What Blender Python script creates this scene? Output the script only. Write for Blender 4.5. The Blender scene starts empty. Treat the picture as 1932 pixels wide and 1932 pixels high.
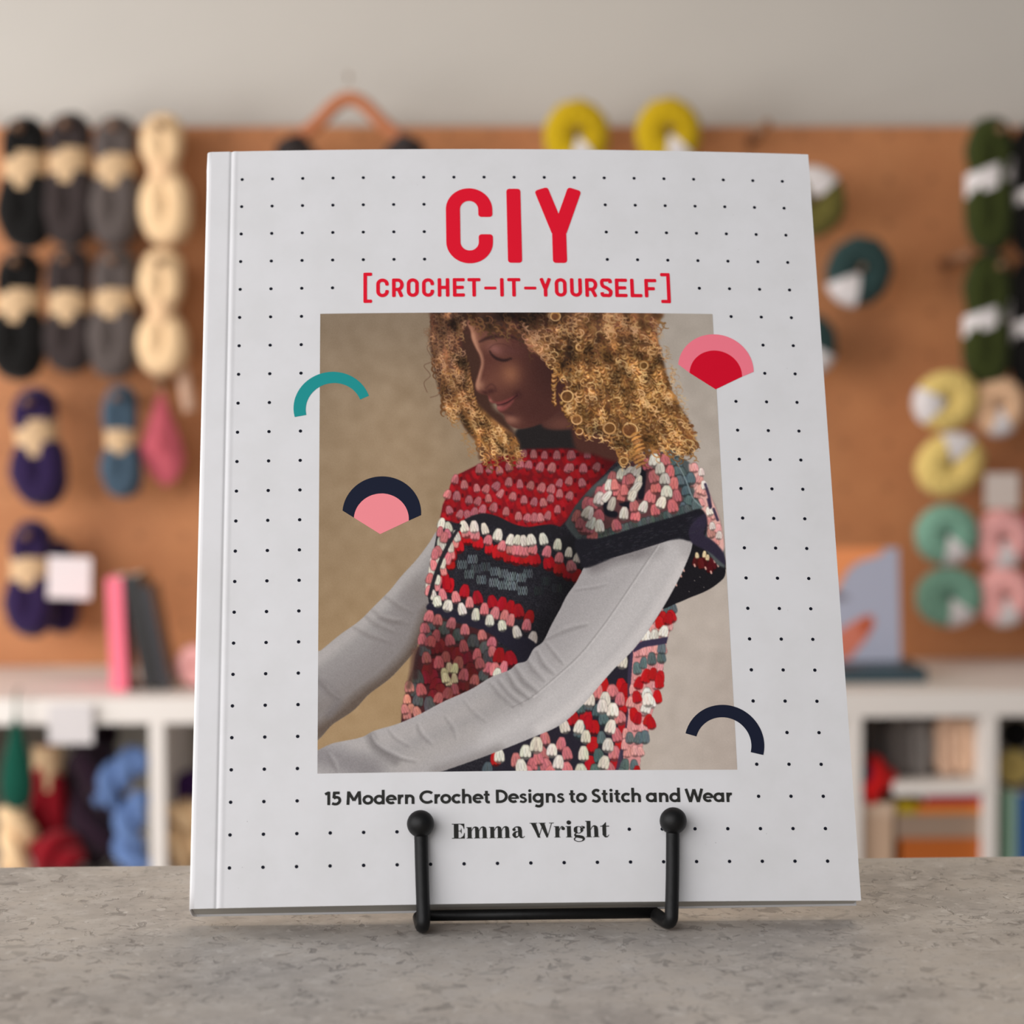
import bpy, bmesh, math, random
import numpy as np
from mathutils import Matrix, Vector
from mathutils.geometry import delaunay_2d_cdt
random.seed(5)
SC = bpy.context.scene
COL = SC.collection
# ------------------------------------------------------------------ camera
cam_d = bpy.data.cameras.new('camera'); cam = bpy.data.objects.new('camera', cam_d); COL.objects.link(cam)
cam_d.sensor_width = 36; cam_d.lens = 84.87; cam_d.clip_start = .02
cam.matrix_world = Matrix(((0.999375, 0.005781, -0.034864, 0.000000), (-0.035090, 0.045188, -0.998362, 0.000000), (-0.004196, 0.998962, 0.045363, 1.133000), (0.000000, 0.000000, 0.000000, 1.000000)))
cam_d.dof.use_dof = True; cam_d.dof.focus_distance = .752; cam_d.dof.aperture_fstop = 12.5
SC.camera = cam
# ------------------------------------------------------------------ light and exposure
SC.view_settings.view_transform = 'Standard'; SC.view_settings.look = 'None'
SC.view_settings.gamma = 1; SC.view_settings.use_curve_mapping = False
SC.view_settings.exposure = 0.0
SC.cycles.use_denoising = True
w = bpy.data.worlds.new('world'); SC.world = w; w.use_nodes = True
w.node_tree.nodes['Background'].inputs[0].default_value = (.95, .97, 1, 1)
w.node_tree.nodes['Background'].inputs[1].default_value = .16
def area(name, loc, target, sx, sy, power, color):
    d = bpy.data.lights.new(name, 'AREA'); d.shape = 'RECTANGLE'; d.size = sx; d.size_y = sy; d.energy = power; d.color = color
    o = bpy.data.objects.new(name, d); COL.objects.link(o); o.location = loc
    o.rotation_euler = (Vector(target)-Vector(loc)).to_track_quat('-Z', 'Y').to_euler()
    return o
area('window_light_left', (-2.0, 1.9, 1.25), (.2, 3.1, .85), 1.7, 1.3, 60, (1, .965, .92))
area('window_light_front', (-1.4, -.6, 1.75), (0, .8, 1.05), 3.2, 2.0, 55, (1, .985, .985))
area('ceiling_lamp_light', (.35, 2.05, 2.6), (.15, 1.75, 0), 1.3, .6, 13, (1, .82, .62))
# ------------------------------------------------------------------ helpers
def lin(c): return tuple((x/255/12.92 if x/255 <= .04045 else ((x/255+.055)/1.055)**2.4) for x in c)
class MB:
    def __init__(s): s.v = []; s.f = []; s.m = []
    def add(s, vs, fs, mi=0):
        b = len(s.v); s.v += [tuple(x) for x in vs]; s.f += [tuple(i+b for i in f) for f in fs]; s.m += [mi]*len(fs); return s
    def box(s, lo, hi, mi=0):
        (a, b, c), (d, e, f) = lo, hi
        return s.add([(a, b, c), (d, b, c), (d, e, c), (a, e, c), (a, b, f), (d, b, f), (d, e, f), (a, e, f)],
                     [(0, 3, 2, 1), (4, 5, 6, 7), (0, 1, 5, 4), (1, 2, 6, 5), (2, 3, 7, 6), (3, 0, 4, 7)], mi)
    def grid(s, rows, mi=0, wrap_u=False, wrap_v=False):
        n, m = len(rows), len(rows[0]); fs = []
        for i in range(n if wrap_u else n-1):
            for j in range(m if wrap_v else m-1):
                fs.append((i*m+j, i*m+(j+1) % m, ((i+1) % n)*m+(j+1) % m, ((i+1) % n)*m+j))
        return s.add([p for r in rows for p in r], fs, mi)
    def sweep(s, path, rad, seg=12, closed=False, ys=1., ridge=0, amp=0, twist=0., mi=0, up=(0, 1, 0), caps=True):
        P = [Vector(p) for p in path]; n = len(P); R = rad if hasattr(rad, '__len__') else [rad]*n; rows = []
        nrm = None
        for i in range(n):
            a = P[(i-1) % n] if closed or i > 0 else P[i]; b = P[(i+1) % n] if closed or i < n-1 else P[i]
            t = (b-a).normalized()
            if nrm is None:
                u = Vector(up); nrm = (u-t*u.dot(t)).normalized()
            elif not closed: nrm = (nrm-t*nrm.dot(t)).normalized()
            else:
                u = Vector(up); nrm = (u-t*u.dot(t)).normalized()
            bi = t.cross(nrm); row = []
            for k in range(seg):
                a_ = 2*math.pi*k/seg; r = R[i]*(1+amp*math.sin(ridge*a_+twist*i))
                row.append(P[i]+nrm*(math.cos(a_)*r*ys)+bi*(math.sin(a_)*r))
            rows.append(row)
        b0 = len(s.v); s.grid(rows, mi, closed, True)
        if not closed and caps:
            s.f.append(tuple(b0+k for k in range(seg))); s.m.append(mi)
            s.f.append(tuple(b0+(n-1)*seg+k for k in reversed(range(seg)))); s.m.append(mi)
        return s
    def ball(s, c, r, nu=24, nv=14, sc=(1, 1, 1), mi=0):
        rows = []
        for i in range(nv+1):
            th = math.pi*i/nv
            rows.append([(c[0]+r*sc[0]*math.sin(th)*math.cos(2*math.pi*k/nu), c[1]+r*sc[1]*math.sin(th)*math.sin(2*math.pi*k/nu), c[2]+r*sc[2]*math.cos(th)) for k in range(nu)])
        return s.grid(rows, mi, False, True)
    def prism(s, poly, y0, y1, mi=0):      # outline in x,z pushed through y
        n = len(poly); a = [(p[0], y0, p[1]) for p in poly]+[(p[0], y1, p[1]) for p in poly]
        return s.add(a, [tuple(range(n)), tuple(range(2*n-1, n-1, -1))]+[(i, i+n, (i+1) % n+n, (i+1) % n) for i in range(n)], mi)
def obj(name, mb, mats, parent=None, smooth=True, bevel=0.):
    me = bpy.data.meshes.new(name); me.from_pydata(mb.v, [], mb.f); me.update()
    for m in (mats if isinstance(mats, (list, tuple)) else [mats]): me.materials.append(m)
    me.polygons.foreach_set('material_index', mb.m)
    bm = bmesh.new(); bm.from_mesh(me); bmesh.ops.remove_doubles(bm, verts=bm.verts, dist=1e-7); bmesh.ops.recalc_face_normals(bm, faces=bm.faces)
    if bevel: bmesh.ops.bevel(bm, geom=bm.edges[:], offset=bevel, segments=2, affect='EDGES', profile=.6)
    bm.to_mesh(me); bm.free()
    if smooth and not bevel: me.polygons.foreach_set('use_smooth', [True]*len(me.polygons))
    o = bpy.data.objects.new(name, me); COL.objects.link(o)
    if parent: o.parent = parent
    return o
def tag(o, label=None, cat=None, group=None, kind=None):
    for k, v in (('label', label), ('category', cat), ('group', group), ('kind', kind)):
        if v: o[k] = v
    return o
def thing(name, label, cat, loc=(0, 0, 0), rot=(0, 0, 0), group=None):
    o = bpy.data.objects.new(name, None); COL.objects.link(o); o.location = loc; o.rotation_euler = rot; o.empty_display_size = .02
    return tag(o, label, cat, group)
def mat(name, c, rough=.7, var=.0, scale=60., bump=0., sheen=0., metal=0., spec=.5):
    m = bpy.data.materials.new(name); m.use_nodes = True; nt = m.node_tree; b = nt.nodes['Principled BSDF']
    col = lin(c) if max(c) > 1.01 else c
    b.inputs['Roughness'].default_value = rough; b.inputs['Metallic'].default_value = metal; b.inputs['Specular IOR Level'].default_value = spec
    if sheen: b.inputs['Sheen Weight'].default_value = sheen; b.inputs['Sheen Roughness'].default_value = .5
    if var or bump:
        tc = nt.nodes.new('ShaderNodeTexCoord'); nz = nt.nodes.new('ShaderNodeTexNoise'); nz.inputs['Scale'].default_value = scale; nz.inputs['Detail'].default_value = 5
        nt.links.new(tc.outputs['Object'], nz.inputs['Vector'])
    if var:
        mx = nt.nodes.new('ShaderNodeMix'); mx.data_type = 'RGBA'
        mx.inputs[6].default_value = (*[x*(1-var) for x in col], 1); mx.inputs[7].default_value = (*[min(1, x*(1+var)) for x in col], 1)
        nt.links.new(nz.outputs[0], mx.inputs[0]); nt.links.new(mx.outputs[2], b.inputs['Base Color'])
    else: b.inputs['Base Color'].default_value = (*col, 1)
    if bump:
        bp = nt.nodes.new('ShaderNodeBump'); bp.inputs['Strength'].default_value = bump; bp.inputs['Distance'].default_value = .002
        nt.links.new(nz.outputs[0], bp.inputs['Height']); nt.links.new(bp.outputs[0], b.inputs['Normal'])
    return m
_y = {}
def yarn(c):
    if c not in _y: _y[c] = mat('yarn_%d_%d_%d' % c, c, .95, .22, 260., .5, .1, 0, .2)
    return _y[c]
def math_n(nt, op, a, b=None, c=None):
    n = nt.nodes.new('ShaderNodeMath'); n.operation = op
    for i, x in enumerate((a, b, c)):
        if x is None: continue
        if isinstance(x, (int, float)): n.inputs[i].default_value = x
        else: nt.links.new(x, n.inputs[i])
    return n.outputs[0]
def ramp(nt, src, lo, hi):
    n = nt.nodes.new('ShaderNodeMapRange'); n.interpolation_type = 'SMOOTHSTEP'
    n.inputs[1].default_value = lo; n.inputs[2].default_value = hi; nt.links.new(src, n.inputs[0]); return n.outputs[0]
def noise(nt, vec, scale, detail=3., rough=.5, dist=0.):
    n = nt.nodes.new('ShaderNodeTexNoise'); n.inputs['Scale'].default_value = scale; n.inputs['Detail'].default_value = detail
    n.inputs['Roughness'].default_value = rough; n.inputs['Distortion'].default_value = dist; nt.links.new(vec, n.inputs['Vector']); return n.outputs[0]
def mixc(nt, fac, a, b):
    n = nt.nodes.new('ShaderNodeMix'); n.data_type = 'RGBA'; nt.links.new(fac, n.inputs[0])
    for i, x in ((6, a), (7, b)):
        if isinstance(x, tuple): n.inputs[i].default_value = (*x, 1)
        else: nt.links.new(x, n.inputs[i])
    return n.outputs[2]
# ------------------------------------------------------------------ materials
def counter_material():
    m = mat('grey_stone_laminate', (150, 142, 134), .52); nt = m.node_tree; b = nt.nodes['Principled BSDF']
    tc = nt.nodes.new('ShaderNodeTexCoord'); v = tc.outputs['Object']
    mp = nt.nodes.new('ShaderNodeMapping'); mp.inputs['Scale'].default_value = (1, .8, 1); nt.links.new(v, mp.inputs[0]); v = mp.outputs[0]
    c = mixc(nt, ramp(nt, noise(nt, v, 26, 6, .62), .3, .7), lin((160, 153, 147)), lin((194, 185, 175)))
    c = mixc(nt, ramp(nt, noise(nt, v, 120, 4, .6), .42, .72), c, lin((190, 183, 176)))
    gate = ramp(nt, noise(nt, v, 48, 2), .36, .52)
    fleck = math_n(nt, 'MULTIPLY', ramp(nt, noise(nt, v, 165, 3, .6, .9), .57, .64), gate)
    c = mixc(nt, math_n(nt, 'MULTIPLY', fleck, .46), c, lin((92, 87, 84)))
    fl2 = math_n(nt, 'MULTIPLY', ramp(nt, noise(nt, v, 88, 3, .6, .8), .60, .67), .35)
    c = mixc(nt, fl2, c, lin((112, 107, 103)))
    edge = math_n(nt, 'ABSOLUTE', math_n(nt, 'SUBTRACT', noise(nt, v, 105, 1.5, .5, .4), .5))
    line = math_n(nt, 'MULTIPLY', math_n(nt, 'SUBTRACT', 1., ramp(nt, edge, .004, .018)), ramp(nt, noise(nt, v, 60, 2), .52, .62))
    c = mixc(nt, math_n(nt, 'MULTIPLY', line, .45), c, lin((104, 98, 94)))
    c = mixc(nt, math_n(nt, 'MULTIPLY', ramp(nt, noise(nt, v, 420, 2, .6), .58, .68), .35), c, lin((118, 112, 107)))
    lt = math_n(nt, 'MULTIPLY', ramp(nt, noise(nt, v, 210, 2, .5, .5), .63, .7), .6)
    c = mixc(nt, lt, c, lin((205, 199, 192)))
    nt.links.new(c, b.inputs['Base Color'])
    bp = nt.nodes.new('ShaderNodeBump'); bp.inputs['Strength'].default_value = .35; bp.inputs['Distance'].default_value = .0006
    nt.links.new(math_n(nt, 'SUBTRACT', 1., fleck), bp.inputs['Height']); nt.links.new(bp.outputs[0], b.inputs['Normal'])
    return m
def board_material():
    m = mat('brown_board', (176, 118, 74), .7); nt = m.node_tree; b = nt.nodes['Principled BSDF']
    tc = nt.nodes.new('ShaderNodeTexCoord'); v = tc.outputs['Object']
    c = mixc(nt, ramp(nt, noise(nt, v, 7, 4, .6), .3, .7), lin((172, 112, 70)), lin((188, 128, 82)))
    c = mixc(nt, ramp(nt, noise(nt, v, 240, 2), .4, .7), c, lin((166, 106, 66)))
    sx = nt.nodes.new('ShaderNodeSeparateXYZ'); nt.links.new(v, sx.inputs[0])
    def fr(s, off): return math_n(nt, 'SUBTRACT', math_n(nt, 'FRACT', math_n(nt, 'MULTIPLY', math_n(nt, 'ADD', s, off), 1/.0597)), .5)
    fx, fz = fr(sx.outputs[0], 10+.0299+.5242-.0597*8.78), fr(sx.outputs[2], 10)
    r = math_n(nt, 'SQRT', math_n(nt, 'ADD', math_n(nt, 'MULTIPLY', fx, fx), math_n(nt, 'MULTIPLY', fz, fz)))
    hole = math_n(nt, 'SUBTRACT', 1., ramp(nt, r, .075, .09))
    nt.links.new(mixc(nt, hole, c, lin((148, 96, 60))), b.inputs['Base Color'])
    return m
def page_material():
    m = mat('page_edges', (196, 194, 188), .8); nt = m.node_tree; b = nt.nodes['Principled BSDF']
    tc = nt.nodes.new('ShaderNodeTexCoord'); mp = nt.nodes.new('ShaderNodeMapping'); mp.inputs['Scale'].default_value = (6, 3600, 6)
    nt.links.new(tc.outputs['Object'], mp.inputs[0])
    nt.links.new(mixc(nt, noise(nt, mp.outputs[0], 1., 2), lin((150, 150, 146)), lin((214, 212, 206))), b.inputs['Base Color'])
    return m
def cover_material():
    m = mat('white_cover_card', (233, 232, 232), .5); nt = m.node_tree; b = nt.nodes['Principled BSDF']
    b.inputs['Specular IOR Level'].default_value = .15
    tc = nt.nodes.new('ShaderNodeTexCoord'); v = tc.outputs['Object']
    c = mixc(nt, ramp(nt, noise(nt, v, 45, 5, .6), .3, .75), lin((233, 232, 234)), lin((227, 226, 227)))
    sp = math_n(nt, 'MULTIPLY', ramp(nt, noise(nt, v, 900, 1), .78, .82), ramp(nt, noise(nt, v, 30, 2), .55, .7))
    c = mixc(nt, math_n(nt, 'MULTIPLY', sp, .6), c, lin((120, 118, 116)))
    nt.links.new(c, b.inputs['Base Color']); return m
M_counter, M_board, M_page, M_cover = counter_material(), board_material(), page_material(), cover_material()
M_wall = mat('white_wall_paint', (184, 180, 175), .85, .03, 9.)
M_floor = mat('grey_floor', (120, 112, 104), .7, .1, 6.)
M_black = mat('black_powder_coat', (13, 13, 14), .5, 0, 400., .08, 0, 0, .35)
M_white = mat('white_laminate', (226, 220, 216), .5)
M_wood = mat('peg_wood', (128, 94, 70), .6, .15, 40.)
M_hanger = mat('hanger_wood', (170, 102, 64), .5, .12, 30.)
M_steel = mat('pale_hook', (206, 200, 192), .5)
M_kraft = mat('kraft_paper_band', (188, 158, 122), .75, .06, 90.)
M_paper = mat('white_paper', (208, 203, 205), .7)
M_dot = mat('ink_navy_dots', (24, 26, 38), .6, spec=.1); M_red = mat('ink_red', (236, 24, 50), .6, spec=.1); M_ink = mat('ink_charcoal', (48, 48, 46), .6, spec=.1)
M_teal = mat('ink_teal', (36, 152, 152), .6, spec=.1); M_navy = mat('ink_navy', (28, 33, 52), .6, spec=.1); M_pink = mat('ink_pink', (255, 148, 156), .6, spec=.1)
M_crim = mat('ink_crimson', (222, 14, 46), .6, spec=.1)
# ------------------------------------------------------------------ the room
def structure(name, mb, m):
    return tag(obj(name, mb, m, None, False), kind='structure')
structure('floor', MB().box((-3.5, -1.5, -.05), (3.5, 3.5, 0)), M_floor)
structure('wall_back', MB().box((-3.5, 3.31, 0), (3.5, 3.42, 2.8)), M_wall)
# ------------------------------------------------------------------ counter
ct = thing('counter', 'grey stone-effect counter carrying the book and its easel', 'counter', (0, .52, 0))
obj('worktop', MB().box((-1.3, -.42, .938), (1.3, .30, .976)), M_counter, ct, False, .0015)
obj('front_panel', MB().box((-1.26, -.37, 0), (1.26, .27, .938)), M_white, ct, False)
# ------------------------------------------------------------------ the book
BOOK = thing('book', 'white crochet pattern book with dotted cover propped upright on black easel', 'book')
BOOK.matrix_world = Matrix(((0.999855, -0.016493, -0.004129, 0.030233), (0.016817, 0.923694, 0.382762, 0.714973), (-0.002499, -0.382776, 0.923838, 0.982971), (0.000000, 0.000000, 0.000000, 1.000000)))
B_BOW, U0, UW = .2862, -1.2, 20.1                      # cover bulge in cm, left edge and width
def bow(u): t = (u-U0)/UW; return B_BOW*4*t*(1-t)
def bp(u, v, d=0.): return ((u-9)*.01, -d*.01, (24.2-v)*.01)          # flat book coordinates in cm
def cp(u, v, d=0.): return bp(u, v, bow(u)+d)                          # lying on the bulged cover
def cover_profile(u):
    d = bow(u)
    d -= .035*math.exp(-((u+.367)/.05)**2)-.012*math.exp(-((u+.24)/.07)**2)
    return d
us = list(np.linspace(-1.02, -.7, 4))+list(np.linspace(-.6, -.1, 26))+list(np.linspace(0, 18.6, 60))+[18.75, 18.85, 18.92, 18.95]
TOP, BOT = -1.05, 24.2
def sheet(prof, th, ua, n=26):
    b = MB(); vs = np.linspace(TOP, BOT, n)
    A_ = [[bp(u, v, prof(u)) for v in vs] for u in ua]; B_ = [[bp(u, v, prof(u)-th) for v in vs] for u in ua]
    b.grid(A_); b.grid(B_)
    for R1, R2 in ((A_[0], B_[0]), (A_[-1], B_[-1])): b.grid([R1, R2])
    b.grid([[r[0] for r in A_], [r[0] for r in B_]]); b.grid([[r[-1] for r in A_], [r[-1] for r in B_]])
    return b
fcb = sheet(cover_profile, .035, us)
skip = set()
for r in (1, 2, 3): skip |= {(c, r) for c in range(7, 12)}
skip |= {(c, 4) for c in range(4, 15)}
for r in range(5, 22): skip |= {(c, r) for c in range(3, 16)}
skip |= {(16, 6), (16, 7), (2, 8), (16, 19)} | {(c, 22) for c in range(6, 12)}
for c in range(19):
    for r in range(24):
        if (c, r) in skip: continue
        fcb.add([cp(c+.054*math.cos(a), r+.054*math.sin(a), .006) for a in np.linspace(0, 2*math.pi, 17)[:-1]], [tuple(range(16))], 1)
obj('front_cover', fcb, [M_cover, M_dot], BOOK, False)
def back_d(u): return -1.26+.43*(u-U0)/UW
obj('back_cover', sheet(lambda u: back_d(u)+.035, .035, us), M_cover, BOOK, False)
sp = MB(); prof = [(-1.02, .0), (-1.09, -.015), (-1.15, -.06), (-1.175, -.14), (-1.18, -.3), (-1.18, -.98), (-1.175, -1.12), (-1.15, -1.2), (-1.09, -1.245), (-1.02, -1.258)]
prof = [(u, d+bow(-1.02)*(1 if i < 4 else 0)) for i, (u, d) in enumerate(prof)]
inn = [(u+.035 if u < -1.1 else u, d+(-.035 if i < 5 else .035)) for i, (u, d) in enumerate(prof)]
vs = np.linspace(TOP, BOT, 40)
chip = lambda v, i: (-.06*math.exp(-((v+.55)/.12)**2)*(1 if 2 <= i <= 5 else 0))
RA = [[bp(u+chip(v, i), v, d) for v in vs] for i, (u, d) in enumerate(prof)]; RB = [[bp(u, v, d) for v in vs] for u, d in inn]
sp.grid(RA); sp.grid(RB); sp.grid([[r[0] for r in RA], [r[0] for r in RB]]); sp.grid([[r[-1] for r in RA], [r[-1] for r in RB]])
obj('spine', sp, M_cover, BOOK)
pg = MB(); ua = np.linspace(-1.1, 18.86, 50); fr_, bk_ = lambda u: bow(u)-.05 if u > -.9 else bow(u)-.12, lambda u: back_d(u)+.045 if u > -.9 else back_d(u)+.12
ends = [[[bp(u, v, fr_(u)) for v in (TOP+.06, BOT-.06)] for u in ua], [[bp(u, v, bk_(u)) for v in (TOP+.06, BOT-.06)] for u in ua]]
pg.grid(ends[0]); pg.grid(ends[1])
for k in (0, 1): pg.grid([[r[k] for r in ends[0]], [r[k] for r in ends[1]]])
for k in (0, -1): pg.grid([ends[0][k], ends[1][k]])
obj('page_block', pg, M_page, BOOK, False)

# ---------------------------------------------------------------- printed cover photo (painted numerically)
PX0, PY0, PW, PH = 592, 582, 808, 884
def make_print():
    rng = np.random.RandomState(7)
    yy, xx = np.mgrid[0:PH, 0:PW].astype(np.float32)
    xx += PX0 + .5; yy += PY0 + .5
    K = 500/1932.
    def A(*p): return [(590+x*K, 580+y*K) for x, y in p]
    def B(*p): return [(940+x*K, 580+y*K) for x, y in p]
    def Cc(*p): return [(590+x*K, 980+y*K) for x, y in p]
    def D(*p): return [(940+x*K, 980+y*K) for x, y in p]
    img = np.zeros((PH, PW, 3), np.float32)
    def smooth(pts, closed=True, n=6):
        P = np.array(pts, float); N = len(P); out = []
        for i in range(N if closed else N-1):
            if closed: a, b, c, d = P[(i-1) % N], P[i], P[(i+1) % N], P[(i+2) % N]
            else: a, b, c, d = P[max(i-1, 0)], P[i], P[i+1], P[min(i+2, N-1)]
            for k in range(n):
                t = k/n
                out.append(.5*((2*b)+(c-a)*t+(2*a-5*b+4*c-d)*t*t+(3*b-a-3*c+d)*t**3))
        if not closed: out.append(P[-1])
        return np.array(out)
    def blur(a, r):
        r = int(round(r))
        for _ in range(2):
            for ax in (0, 1):
                c = np.cumsum(np.pad(a, [(r+1, r) if k == ax else (0, 0) for k in (0, 1)], mode='edge'), axis=ax)
                n = a.shape[ax]
                a = (np.take(c, np.arange(2*r+1, 2*r+1+n), axis=ax)-np.take(c, np.arange(0, n), axis=ax))/(2*r+1) if r else a
        return a
    def mask(pts, sm=True, feather=0):
        P = smooth(pts) if sm else np.array(pts, float)
        S = 2
        m = np.zeros((PH*S, PW*S), bool)
        X = (np.arange(PW*S)+.5)/S+PX0
        Y = (np.arange(PH*S)+.5)/S+PY0
        N = len(P)
        for i in range(N):
            x1, y1 = P[i]; x2, y2 = P[(i+1) % N]
            if y1 == y2: continue
            lo, hi = min(y1, y2), max(y1, y2)
            j0, j1 = np.searchsorted(Y, lo), np.searchsorted(Y, hi)
            if j1 <= j0: continue
            xc = x1+(Y[j0:j1]-y1)*(x2-x1)/(y2-y1)
            m[j0:j1] ^= X[None, :] < xc[:, None]
        a = m.reshape(PH, S, PW, S).mean((1, 3)).astype(np.float32)
        return blur(a, feather) if feather else a
    def put(a, col):
        c = np.asarray(col, np.float32)
        img[...] = img*(1-a[..., None])+c*a[..., None]
    def fill(pts, col, sm=True, feather=0, alpha=1.):
        put(mask(pts, sm, feather)*alpha, col)
    def glow(x, y, rx, ry, col, alpha=.6, ang=0., clip=None):
        dx, dy = xx-x, yy-y; c, s = math.cos(ang), math.sin(ang)
        a = np.exp(-((dx*c+dy*s)/rx)**2-((-dx*s+dy*c)/ry)**2)*alpha
        put(a if clip is None else a*clip, col)
    def shade(x, y, rx, ry, k, ang=0., clip=None):
        dx, dy = xx-x, yy-y; c, s = math.cos(ang), math.sin(ang)
        a = np.exp(-((dx*c+dy*s)/rx)**2-((-dx*s+dy*c)/ry)**2)
        if clip is not None: a = a*clip
        img[...] *= (1+(k-1)*a)[..., None]
    def stroke(pts, w, col, alpha=1., soft=.6, clip=None):
        P = np.asarray(pts, float); n = len(P)
        W = np.full(n, w, float) if np.isscalar(w) else np.interp(np.linspace(0, 1, n), np.linspace(0, 1, len(w)), w)
        pad = W.max()+2
        x0 = int(max(0, math.floor(P[:, 0].min()-pad-PX0))); x1 = int(min(PW, math.ceil(P[:, 0].max()+pad-PX0)))
        y0 = int(max(0, math.floor(P[:, 1].min()-pad-PY0))); y1 = int(min(PH, math.ceil(P[:, 1].max()+pad-PY0)))
        if x1 <= x0 or y1 <= y0: return
        X = xx[y0:y1, x0:x1]; Y = yy[y0:y1, x0:x1]
        a = np.zeros_like(X)
        for i in range(n-1):
            ax, ay = P[i]; bx, by = P[i+1]; ex, ey = bx-ax, by-ay; L = ex*ex+ey*ey+1e-9
            px0 = int(max(0, min(ax, bx)-pad-PX0-x0)); px1 = int(max(ax, bx)+pad-PX0-x0)+2
            py0 = int(max(0, min(ay, by)-pad-PY0-y0)); py1 = int(max(ay, by)+pad-PY0-y0)+2
            sx, sy = X[py0:py1, px0:px1], Y[py0:py1, px0:px1]
            if sx.size == 0: continue
            t = np.clip(((sx-ax)*ex+(sy-ay)*ey)/L, 0, 1)
            d = np.hypot(sx-ax-t*ex, sy-ay-t*ey)
            wl = .5*(W[i]*(1-t)+W[i+1]*t)
            v = a[py0:py1, px0:px1]
            np.maximum(v, np.clip((wl-d)/(2*soft)+.5, 0, 1), out=v)
        a = a*alpha
        if clip is not None: a = a*clip[y0:y1, x0:x1]
        sub = img[y0:y1, x0:x1]
        sub[...] = sub*(1-a[..., None])+np.asarray(col, np.float32)*a[..., None]
    def vary(c, d): return np.clip(np.array(c, float)*(1+rng.uniform(-d, d))+rng.uniform(-4, 4, 3), 0, 255)
    def cluster(x, y, col, w=15, h=15, ang=0., n=3, loops=True, dark=.45):
        col = np.array(col, float); ang += rng.uniform(-.28, .28); w *= rng.uniform(.86, 1.14); h *= rng.uniform(.86, 1.12)
        c, s = math.cos(ang), math.sin(ang)
        def T(px, py): return (x+px*c-py*s, y+px*s+py*c)
        stroke([T(0, -h*.28), T(0, h*.3)], [w*.8, w*1.12], col*dark, .8, 1.5)
        for k in range(n):
            f = (k-(n-1)/2)/max(1, (n-1)/2) if n > 1 else 0
            p = [T(f*w*.14, -h*.46), T(f*w*.30, -h*.05), T(f*w*.36, h*.44)]
            stroke(smooth(p, False, 4), [w/n*.95, w/n*1.25, w/n*1.05], vary(col*.9, .06), 1, 1.)
        if loops:
            for k in range(n):
                f = (k-(n-1)/2)/max(1, (n-1)/2) if n > 1 else 0
                for q in (-1, 1):
                    p = [T(f*w*.14+q*w/n*.1, -h*.44), T(f*w*.30+q*w/n*.32, rng.uniform(-.1, .12)*h), T(f*w*.36+q*w/n*.1, h*.42)]
                    stroke(smooth(p, False, 3), 1.3, np.clip(vary(col*1.12, .1), 0, 255), .5, .8)
                stroke([T(f*w*.33, -h*.22), T(f*w*.33, h*.22)], 1.1, col*.6, .3, .8)
    def many(F, pts, col, **k):
        j = k.pop('j', .12)
        for p in F(*pts):
            cluster(p[0]+rng.uniform(-.6, .6), p[1]+rng.uniform(-.6, .6), vary(col, j), **k)
    # ---- studio backdrop
    tx = np.clip((xx-600)/790, 0, 1); ty = np.clip((yy-590)/866, 0, 1)
    L0, L1 = np.array((128, 112, 94.)), np.array((158, 131, 97.)); R0, R1 = np.array((164, 154, 143.)), np.array((184, 172, 161.))
    wl = np.clip(ty*1.25, 0, 1)[..., None]; wr = np.clip(ty*1.5, 0, 1)[..., None]
    left = L0*(1-wl)+L1*wl; right = R0*(1-wr)+R1*wr
    k = np.clip((tx-.25)/.6, 0, 1); k = (k*k*(3-2*k))[..., None]
    img[...] = left*(1-k)+right*k
    glow(745, 850, 120, 190, (164, 140, 112), .55)
    glow(612, 1010, 60, 260, (140, 118, 92), .35)
    glow(1385, 1400, 60, 160, (166, 152, 142), .5)
    n = rng.normal(0, 1, (PH//8+2, PW//8+2)).astype(np.float32)
    nz = blur(np.kron(n, np.ones((8, 8), np.float32))[:PH, :PW], 8)
    img += nz[..., None]*7
    # ---- far sleeve
    arm = Cc((905, 90), (850, 170), (760, 290), (650, 410), (560, 520), (450, 630), (340, 740), (200, 840), (60, 955), (0, 1000), (0, 1590), (150, 1490), (300, 1390), (410, 1275), (550, 1170), (640, 1080), (740, 960), (800, 830), (850, 700), (870, 560), (850, 430), (890, 250))
    m = mask(arm); put(m, (147, 142, 140))
    for p, c, a, w in ((((880, 160), (650, 450), (450, 665), (210, 880), (30, 1020)), (172, 166, 163), .75, 26),
                       (((800, 560), (700, 800), (560, 1010), (350, 1200), (60, 1400)), (120, 112, 108), .7, 60),
                       (((850, 700), (740, 960), (550, 1170), (400, 1280), (150, 1490), (20, 1570)), (88, 74, 64), .85, 30),
                       (((700, 640), (600, 840), (450, 1000), (100, 1200)), (134, 128, 127), .6, 50),
                       (((40, 1180), (180, 1310), (120, 1420)), (112, 106, 106), .5, 16)):
        q = Cc(*p); stroke(smooth(q, False), w*1.0, c, a, w*.32, m)
    for p in (((380, 700), (470, 770), (600, 830)), ((430, 660), (540, 730), (700, 770)), ((480, 720), (600, 745), (660, 740)), ((60, 1180), (140, 1270), (200, 1320)), ((300, 790), (420, 850), (560, 900)), ((520, 560), (640, 640), (730, 690))):
        q = smooth(Cc(*p), False); stroke(q, [2, 11, 2], (112, 105, 102), .42, 4.5, m); stroke(q-np.array((1.5, 6)), [1, 7, 1], (172, 166, 163), .28, 3.5, m)
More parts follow.
